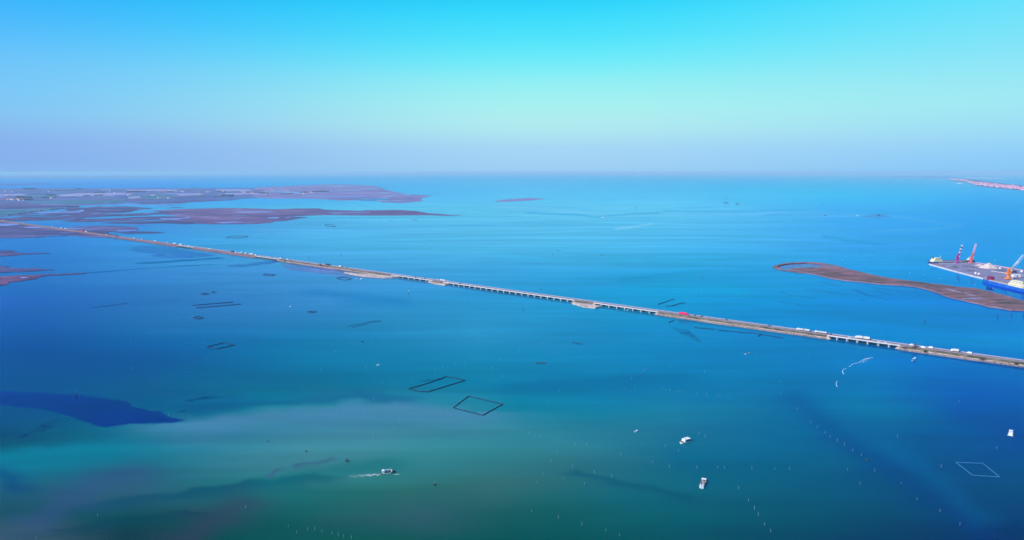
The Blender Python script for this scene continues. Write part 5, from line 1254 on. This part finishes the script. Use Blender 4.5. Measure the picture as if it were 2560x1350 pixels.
# ------------------------------------------------------------------ stakes, channel marks, piles and buoys
def conv(ox, oy, pts, sc_=3.9703): return [(ox + x / sc_, oy + y / sc_) for x, y in pts]
ST = []
ST += conv(640, 1010, [(800, 100), (878, 85), (1078, 112), (1180, 128), (1300, 145), (1418, 158), (1830, 102), (1935, 125), (2147, 172), (322, 1218), (405, 1285), (512, 1248), (583, 1255), (655, 1272), (756, 1292), (818, 1312), (872, 1325), (947, 1340), (1165, 320), (1558, 98), (1362, 250)])
ST += conv(1280, 1010, [(278, 325), (163, 298), (476, 370), (450, 485), (387, 580), (598, 635), (820, 685), (307, 705), (515, 750), (250, 790), (717, 800), (196, 1068), (458, 1138), (693, 1205), (1063, 1308), (930, 1262), (1518, 425), (1653, 470), (1396, 585), (1562, 630), (1916, 332), (2042, 635), (2107, 638), (2380, 642), (2250, 842), (2348, 965), (2405, 1048), (2443, 1110), (2505, 1205), (1858, 302), (1835, 640), (740, 410), (1078, 508), (990, 732), (625, 410)])
ST += conv(1920, 1010, [(426, 190), (487, 235), (564, 293), (614, 330), (687, 375), (758, 412), (842, 468), (925, 517), (213, 650), (70, 648), (913, 795), (1322, 790), (1480, 955), (1706, 1070), (1717, 630), (1285, 332), (2270, 445), (290, 58), (25, 1272), (1905, 1200), (1060, 670), (790, 660)])
ST += conv(0, 1010, [(968, 1115), (2439, 1035), (360, 1345), (1673, 115), (1255, 640)])
ST += conv(0, 700, [(1299, 607), (1316, 880), (2368, 515), (1860, 1300)])
ST += conv(640, 700, [(255, 825), (1553, 990), (2450, 965), (1256, 1022), (1170, 1005), (2103, 1150), (790, 722), (1155, 630), (1090, 872), (1165, 1180), (1358, 168), (1890, 262), (1912, 255), (1925, 245), (1960, 238), (2135, 200), (1830, 270), (1775, 290), (2180, 600), (2215, 590), (2250, 570), (2285, 562), (2130, 765), (2075, 850), (1975, 835), (1905, 855), (1850, 862), (1810, 885), (1775, 905), (2340, 882), (2260, 880), (2420, 795), (640, 900)])
ST += conv(1280, 700, [(1887, 550), (2003, 568), (2268, 602), (2487, 632), (2283, 740), (2420, 725), (1382, 862), (1335, 888), (1312, 905), (1290, 920), (1186, 985), (1118, 1082), (1222, 1075), (466, 1110), (355, 1222), (1566, 1100), (1647, 1115), (1684, 1115), (1835, 1135), (1933, 1147), (2048, 1157), (2143, 1167), (430, 722), (208, 660), (168, 682), (322, 620), (452, 562), (690, 382), (155, 298), (1500, 155), (1880, 102), (1910, 917), (2153, 583), (1525, 1100), (1490, 1092), (72, 718), (1585, 857), (1350, 672), (295, 630), (380, 590), (410, 580)])
ST += conv(1920, 700, [(403, 755), (124, 1015), (128, 1128), (1243, 432), (1535, 617), (1895, 1212)])
ST += conv(1920, 400, [(742, 990), (858, 1014), (985, 1037), (1113, 1062), (1263, 1090), (1409, 1117), (1552, 1142), (1710, 1175), (1876, 1203), (2053, 1240), (2232, 1275), (877, 942), (975, 932), (1086, 922), (1220, 917), (380, 968), (772, 960), (2425, 1327), (1498, 905), (1360, 910), (565, 990)])
ST += conv(640, 400, [(1680, 865), (520, 972), (850, 950), (975, 800), (2492, 1020), (1675, 1140)])
LM = [('the kite shaped net pen', 1195, 1015), ('the largest net pen', 1090, 962), ('the moving boat with wake', 971, 1182), ('the canopy workboat', 1713, 1105), ('the long narrow workboat', 1757, 1211), ('the cabin cruiser', 2527, 1085),
      ('the diamond net pen', 2444, 1174), ('the curved floating booms', 2130, 915), ('the open white boat', 1869, 884), ('the crimson lorry', 1710, 785), ('the long marsh island', 2250, 705), ('the green barge', 1395, 626),
      ('the dark deep channel', 230, 1015), ('the leaning net rectangle', 550, 865), ('the ragged pen of stakes', 1352, 908), ('the middle island of the bridge', 1465, 760), ('the large leafless tree', 803, 660), ('the bluish fishing boat', 2284, 900),
      ('the wavy net lines', 910, 810), ('the tiny square net pen', 780, 780), ('the quay tip', 2322, 660), ('the leftmost harbour ship', 2340, 650), ('the tiny dinghy', 1590, 1078), ('the brown silt patch at the bottom', 520, 1310), ('the lower right corner', 2560, 1350), ('the bottom edge centre', 1200, 1350)]
info = []
for px, py in ST:
    best = min(LM, key=lambda l: math.hypot(l[1] - px, 2 * (l[2] - py))); dx, dy = px - best[1], 2 * (py - best[2])
    dr = ('right of' if dx > 0 else 'left of') if abs(dx) > abs(dy) else ('nearer than' if dy > 0 else 'beyond')
    info.append((best[0], dr, math.hypot(dx, dy)))
order = {}
for i, (l, d, r) in enumerate(info): order.setdefault((l, d), []).append((r, i))
rank = {}
for k_, v_ in order.items():
    for n_, (r, i) in enumerate(sorted(v_)): rank[i] = n_
pole_me = MB().cyl((0, 0, -.8), (.12, 0, 2.5), .11, .07, 7).me('mooring_stake', M['stake_wood'])
pole_me2 = MB().cyl((0, 0, -.8), (-.2, .1, 1.9), .11, .07, 7).me('mooring_stake', M['stake_wood'])
buoy_me = MB().cyl((0, 0, -.3), (0, 0, .5), .65, .5, 10).cyl((0, 0, .5), (0, 0, 1.3), .3, .15, 8).me('mooring_buoy', M['buoy_white'])
rnd = random.Random(5)
for i, (px, py) in enumerate(ST):
    l, d, r = info[i]; x, y = G(px, py)
    far = py < 730
    me_ = buoy_me if far else (pole_me if rnd.random() < .6 else pole_me2)
    o = obj('mooring_buoy' if far else 'mooring_stake', me_, None, loc=(x, y, 0)); o.rotation_euler = (0, 0, rnd.uniform(0, 6.28))
    if not far: o.scale = (1, 1, rnd.uniform(.75, 1.25) if py > 880 else .8)
    else: o.scale = (.95, .95, .95)
    n_ = rank[i]
    q = ('closest ' if n_ == 0 else (ORD[n_] if n_ < 20 else 'distant') + ' closest ')
    tag(o, q + ('white buoy ' if far else 'thin pale stake ') + d + ' ' + l, 'buoy' if far else 'stake', 'white buoys on the lagoon' if far else 'pale stakes standing in the lagoon')
# dolphins of three dark piles, some with a light on top
def dolphin(lab, px, py, h, n=3, sp=1.2, light=False, big=False):
    o = thing('channel_mark', lab, 'channel mark', (*G(px, py), 0), 0, 'dark channel marks of bundled piles')
    for k in range(n):
        a = k * 2 * math.pi / n + .5; c, s = math.cos(a), math.sin(a)
        MB().cyl((c * sp, s * sp, -.8), (c * .25, s * .25, h), .26, .2, 7).build('pile', M['dark_wood'], o)
    MB().cyl((0, 0, h * .8), (0, 0, h * .88), .55, n=8).build('band', M['dark_steel'], o)
    if light: MB().cyl((0, 0, h), (0, 0, h + 1.6), .1, n=6).build('light_pole', M['stake_wood'], o)
dolphin('stout dark bundle of piles upper left of the moving boat', 867, 1154, 2.4, 5, 1.5)
dolphin('bundle of dark piles with a pale pole, lower right of the moving boat', 1087, 1213, 1.6, 4, 1.3, True)
dolphin('small dark channel mark with pale pole, far upper left of the moving boat', 765, 1129, 1.2, 3, .8, True)
dolphin('thin dark channel mark left of all the others near the silt edge', 670, 1104, .8, 3, .6, True)
dolphin('dark channel mark at the end of the stake row in the right water', 2167, 1153, 2.2, 3, .9)
dolphin('pale and dark channel mark above the deep channel at the left', 190, 988.5, 3.6, 3, 1.0, True)
dolphin('dark channel mark below the small island of the long bridge', 1021, 736, 3.0, 3, .9)
dolphin('lone dark channel mark before the left part of the longest bridge', 1308, 776.5, 2.4, 3, .7)
dolphin('dark dot of piles beyond the longest bridge', 1352, 722.5, 2.5, 3, .8)
dolphin('dark channel mark above a pale one in the bright middle water', 1755.5, 695.5, 3.0, 3, 1.4, True)
dolphin('small dark piles behind the short far bridge', 771, 645, 4.0, 3, 1.5)
dolphin('faint piles behind the large leafless tree', 853, 640, 4.0, 3, 1.2)
dolphin('small dark piles left of the green barge', 1381, 637, 2.0, 3, 1.2)
dolphin('small dark piles above and left of the green barge', 845, 604, 2.5, 3, 1.6)
for j, (px, py, h) in enumerate(((2494, 794.5, 8), (2527.5, 793.5, 8), (2558, 792, 7.5), (2312, 807, 6))):
    o = thing('mooring_pile', ('left of the three tall dark piles under the island tip', 'middle one of the three tall dark piles under the island tip', 'right one of the tall dark piles at the picture edge', 'fainter tall pile standing apart left of the other three')[j], 'pile', (*G(px, py), 0), 0, 'tall dark piles under the island tip')
    MB().cyl((0, 0, -.8), (0, 0, h), .5, .45, 8).build('shaft', M['ship_navy'], o); MB().cyl((0, 0, h), (0, 0, h + .5), .6, .2, 8).build('cap', M['dark_steel'], o)
# drifting weed by the left shallows
# ------------------------------------------------------------------ farmhouses and woods on the farmland
HS = conv(0, 430, [(85, 308), (195, 318), (115, 380), (125, 450), (155, 442), (185, 447), (210, 450), (340, 440), (370, 462), (310, 458), (285, 440), (780, 314), (820, 422), (845, 425), (1640, 372), (1830, 342), (1760, 310), (1995, 320), (1995, 340), (2050, 372), (2080, 362), (2120, 357), (2440, 375), (2480, 375), (2530, 422)], 6.4)
HS += conv(400, 430, [(10, 322), (30, 322), (60, 322), (95, 320), (125, 318), (180, 314), (340, 310), (375, 317), (600, 325), (750, 322), (770, 322), (640, 366), (680, 366), (985, 372), (1080, 325), (1005, 315), (1310, 322), (1350, 325), (1460, 332), (1490, 340), (1640, 325), (1690, 328), (1715, 325), (1690, 362), (1800, 298), (1820, 302), (2000, 298), (2035, 298), (2330, 322), (2425, 332), (2300, 347), (15, 422), (50, 422), (130, 425), (2060, 340)], 6.4)
HS.sort()
def house(L_, W, h):
    r = thing('farmhouse', 'x', 'house')
    wl = MB().box(-L_ / 2, L_ / 2, -W / 2, W / 2, 0, h).build('wall', M['plaster'], r)
    rf = MB().add([(-L_ / 2 - .5, -W / 2 - .5, h), (L_ / 2 + .5, -W / 2 - .5, h), (L_ / 2 + .5, W / 2 + .5, h), (-L_ / 2 - .5, W / 2 + .5, h), (-L_ / 2 - .5, 0, h + W * .3), (L_ / 2 + .5, 0, h + W * .3)],
                 [(0, 1, 5, 4), (2, 3, 4, 5), (0, 4, 3), (1, 2, 5), (3, 2, 1, 0)]).build('roof', M['roof_tile'], r)
    MB().box(L_ * .2, L_ * .2 + .9, -.4, .5, h + W * .2, h + W * .3 + 1).build('chimney', M['plaster'], rf)
    return r
H0 = house(20, 11, 7); H1 = house(34, 13, 6); H2 = house(14, 10, 9)
used = set(); rnd = random.Random(3)
BAND = [(0, 75, 'at the far left edge of the farmland'), (75, 240, 'around the first tree clumps'), (240, 345, 'in the hamlet left of the long tree row'), (345, 440, 'by the long pale field'), (440, 560, 'in the middle of the farmland'), (560, 660, 'by the pale fields at the shore'), (660, 900, 'at the right end of the farmland')]
bc_ = {}
for px, py in HS:
    bi = [i for i, b in enumerate(BAND) if b[0] <= px < b[1]][0]; bc_[bi] = bc_.get(bi, 0) + 1
    lab = ORD[min(19, bc_[bi] - 1)] + ' small white house from the left ' + BAND[bi][2]
    loc = Vector((*G(px, py, 1), 1.0)); k = rnd.choice([0, 0, 1, 2]); src = (H0, H1, H2)[k]
    rz = rnd.uniform(-.5, .5)
    if k not in used: used.add(k); src.location = loc; src.rotation_euler = (0, 0, rz); src['label'] = lab; src['group'] = 'white houses on the far farmland'
    else: dup(src, loc, rz, lab, 'white houses on the far farmland')
mm('far_leaves', (.02, .045, .085), .95, scale=.02, vary=.35)
def wood(lab, pts, n, seed, h=9):
    rnd = random.Random(seed); mb = MB()
    for _ in range(n):
        u = rnd.random() * (len(pts) - 1); i = int(u); a, b = pts[i], pts[i + 1]; f = u - i
        x, y = G(a[0] + (b[0] - a[0]) * f, a[1] + (b[1] - a[1]) * f + rnd.gauss(0, .25), 1)
        hh = h * rnd.uniform(.5, 1.25); r = hh * rnd.uniform(.4, .7); q = 7
        vs = [(x, y, 1), *[(x + r * math.cos(t * 6.28 / q) * rnd.uniform(.7, 1.2), y + r * math.sin(t * 6.28 / q) * rnd.uniform(.7, 1.2), 1 + hh * .45) for t in range(q)], (x + rnd.gauss(0, r * .2), y, 1 + hh)]
        mb.add(vs, [(0, 1 + (t + 1) % q, 1 + t) for t in range(q)] + [(q + 1, 1 + t, 1 + (t + 1) % q) for t in range(q)])
    o = mb.build('woodland', M['far_leaves'], None, 'stuff'); o['label'] = lab
for j, (pts, n, h) in enumerate([([(318, 480.5), (352, 480)], 90, 14), ([(356, 480), (366, 480)], 30, 10), ([(116, 488), (140, 489)], 70, 10), ([(106, 494), (138, 495)], 60, 10), ([(38, 494), (80, 494.5)], 110, 12),
        ([(48, 500), (82, 499)], 60, 9), ([(58, 473), (88, 472.5)], 80, 14), ([(185, 473), (208, 473)], 60, 12), ([(234, 482), (250, 481), (262, 482)], 70, 10), ([(208, 491), (224, 490)], 40, 9), ([(236, 489.5), (258, 489)], 60, 10),
        ([(135, 477.5), (160, 477), (190, 477.5)], 60, 8), ([(400, 480.5), (436, 479.5)], 70, 9), ([(500, 488), (514, 488.5)], 22, 8), ([(552, 489), (584, 488.5)], 90, 10), ([(556, 481), (575, 480)], 40, 8), ([(544, 479), (555, 478.5)], 30, 9),
        ([(780, 480), (822, 479)], 100, 12), ([(655, 482), (672, 484)], 50, 9), ([(700, 486), (735, 484)], 60, 8), ([(752, 482), (768, 480.5)], 60, 10), ([(435, 495), (520, 493.5), (585, 492)], 120, 7), ([(630, 483), (660, 482)], 50, 8),
        ([(20, 539), (62, 533), (110, 526.5), (170, 519), (196, 516.5)], 160, 5), ([(150, 516.5), (190, 516), (198, 516.5)], 60, 5), ([(480, 471), (500, 471)], 20, 9)]):
    wood('dark tree clump number %d' % j, pts, n, 200 + j, h)
for o in list(COL.objects):
    if o.name.startswith('woodland'): del o['label']
# old town on the far spit
def town_house(w, l_, h, m, rm):
    mb = MB(); mb.box(-w / 2, w / 2, -l_ / 2, l_ / 2, 0, h); mb.cur = 1
    mb.add([(-w / 2, -l_ / 2, h), (w / 2, -l_ / 2, h), (w / 2, l_ / 2, h), (-w / 2, l_ / 2, h), (-w / 2, 0, h + l_ * .22), (w / 2, 0, h + l_ * .22)], [(0, 1, 5, 4), (2, 3, 4, 5), (0, 4, 3), (1, 2, 5)])
    return mb.me('town_house', [M[m], M[rm]])
mm('town_roof', (.62, .16, .30), .85, scale=.1, vary=.25)
TM = [town_house(26, 18, 11, 'pink_plaster', 'town_roof'), town_house(40, 22, 14, 'pink_plaster', 'town_roof'), town_house(20, 20, 16, 'plaster', 'town_roof'), town_house(60, 24, 10, 'plaster', 'town_roof')]
rnd = random.Random(31)
spine = [(2372, 449.6, 1.0), (2392, 449.0, 1.6), (2412, 451, 1.6), (2440, 459, 3.2), (2470, 462, 3.6), (2500, 465.5, 3.4), (2530, 468.5, 3.6), (2560, 471.5, 4.0), (2610, 478, 4.0)]
for k in range(250):
    u = rnd.random() ** .85 * (len(spine) - 1.001); i = int(u); f = u - i; a, b = spine[i], spine[i + 1]
    px = a[0] + (b[0] - a[0]) * f; w = a[2] + (b[2] - a[2]) * f; py = a[1] + (b[1] - a[1]) * f + rnd.uniform(-w, w)
    o = obj('town_house', rnd.choice(TM), None, loc=(*G(px, py, 1.2), 1.2)); o.rotation_euler = (0, 0, rnd.choice([0, 1.57]) + rnd.uniform(-.3, .3))
    ki = TM.index(o.data); w_ = 'at the left tip' if px < 2405 else ('in the left part' if px < 2450 else ('in the middle' if px < 2510 else 'at the right picture edge'))
    tag(o, ('pink house with rosy roof ', 'long pink block with rosy roof ', 'tall pale house with rosy roof ', 'very long pale hall with rosy roof ')[ki] + w_ + ' of the distant town', 'house', 'houses of the distant town')
for j, (px, py, h) in enumerate(((2452, 460, 32), (2492, 463, 34), (2530, 466, 38), (2222, 442, 60), (2215, 442, 50))):
    o = thing('bell_tower', ('left bell tower of the distant town', 'middle bell tower of the distant town', 'right bell tower of the distant town', 'right one of two faint towers at the horizon', 'left one of two faint towers at the horizon')[j], 'tower', (*G(px, py, 1), 1), 0, 'towers on the horizon')
    MB().box(-4, 4, -4, 4, 0, h).build('shaft', M['plaster'], o); MB().box(-4.5, 4.5, -4.5, 4.5, h, h + 9, 4, 4).build('spire', M['town_roof'], o)
# ------------------------------------------------------------------ haze over the lagoon
def haze():
    x, y, z0, z1 = 420000, 460000, -1.0, 240.0
    mb = MB().box(-x, x, -12000, y, z0, z1)
    m = bpy.data.materials.new('haze'); m.use_nodes = True; nt = m.node_tree; nt.nodes.clear()
    out = nt.nodes.new('ShaderNodeOutputMaterial'); p = nt.nodes.new('ShaderNodeVolumePrincipled')
    p.inputs['Color'].default_value = (0.49, 0.78, 1.0, 1); p.inputs['Density'].default_value = 3.3e-5; p.inputs['Anisotropy'].default_value = 0.0
    nt.links.new(p.outputs[0], out.inputs['Volume'])
    mb.build('haze', m, None, 'stuff')
haze()
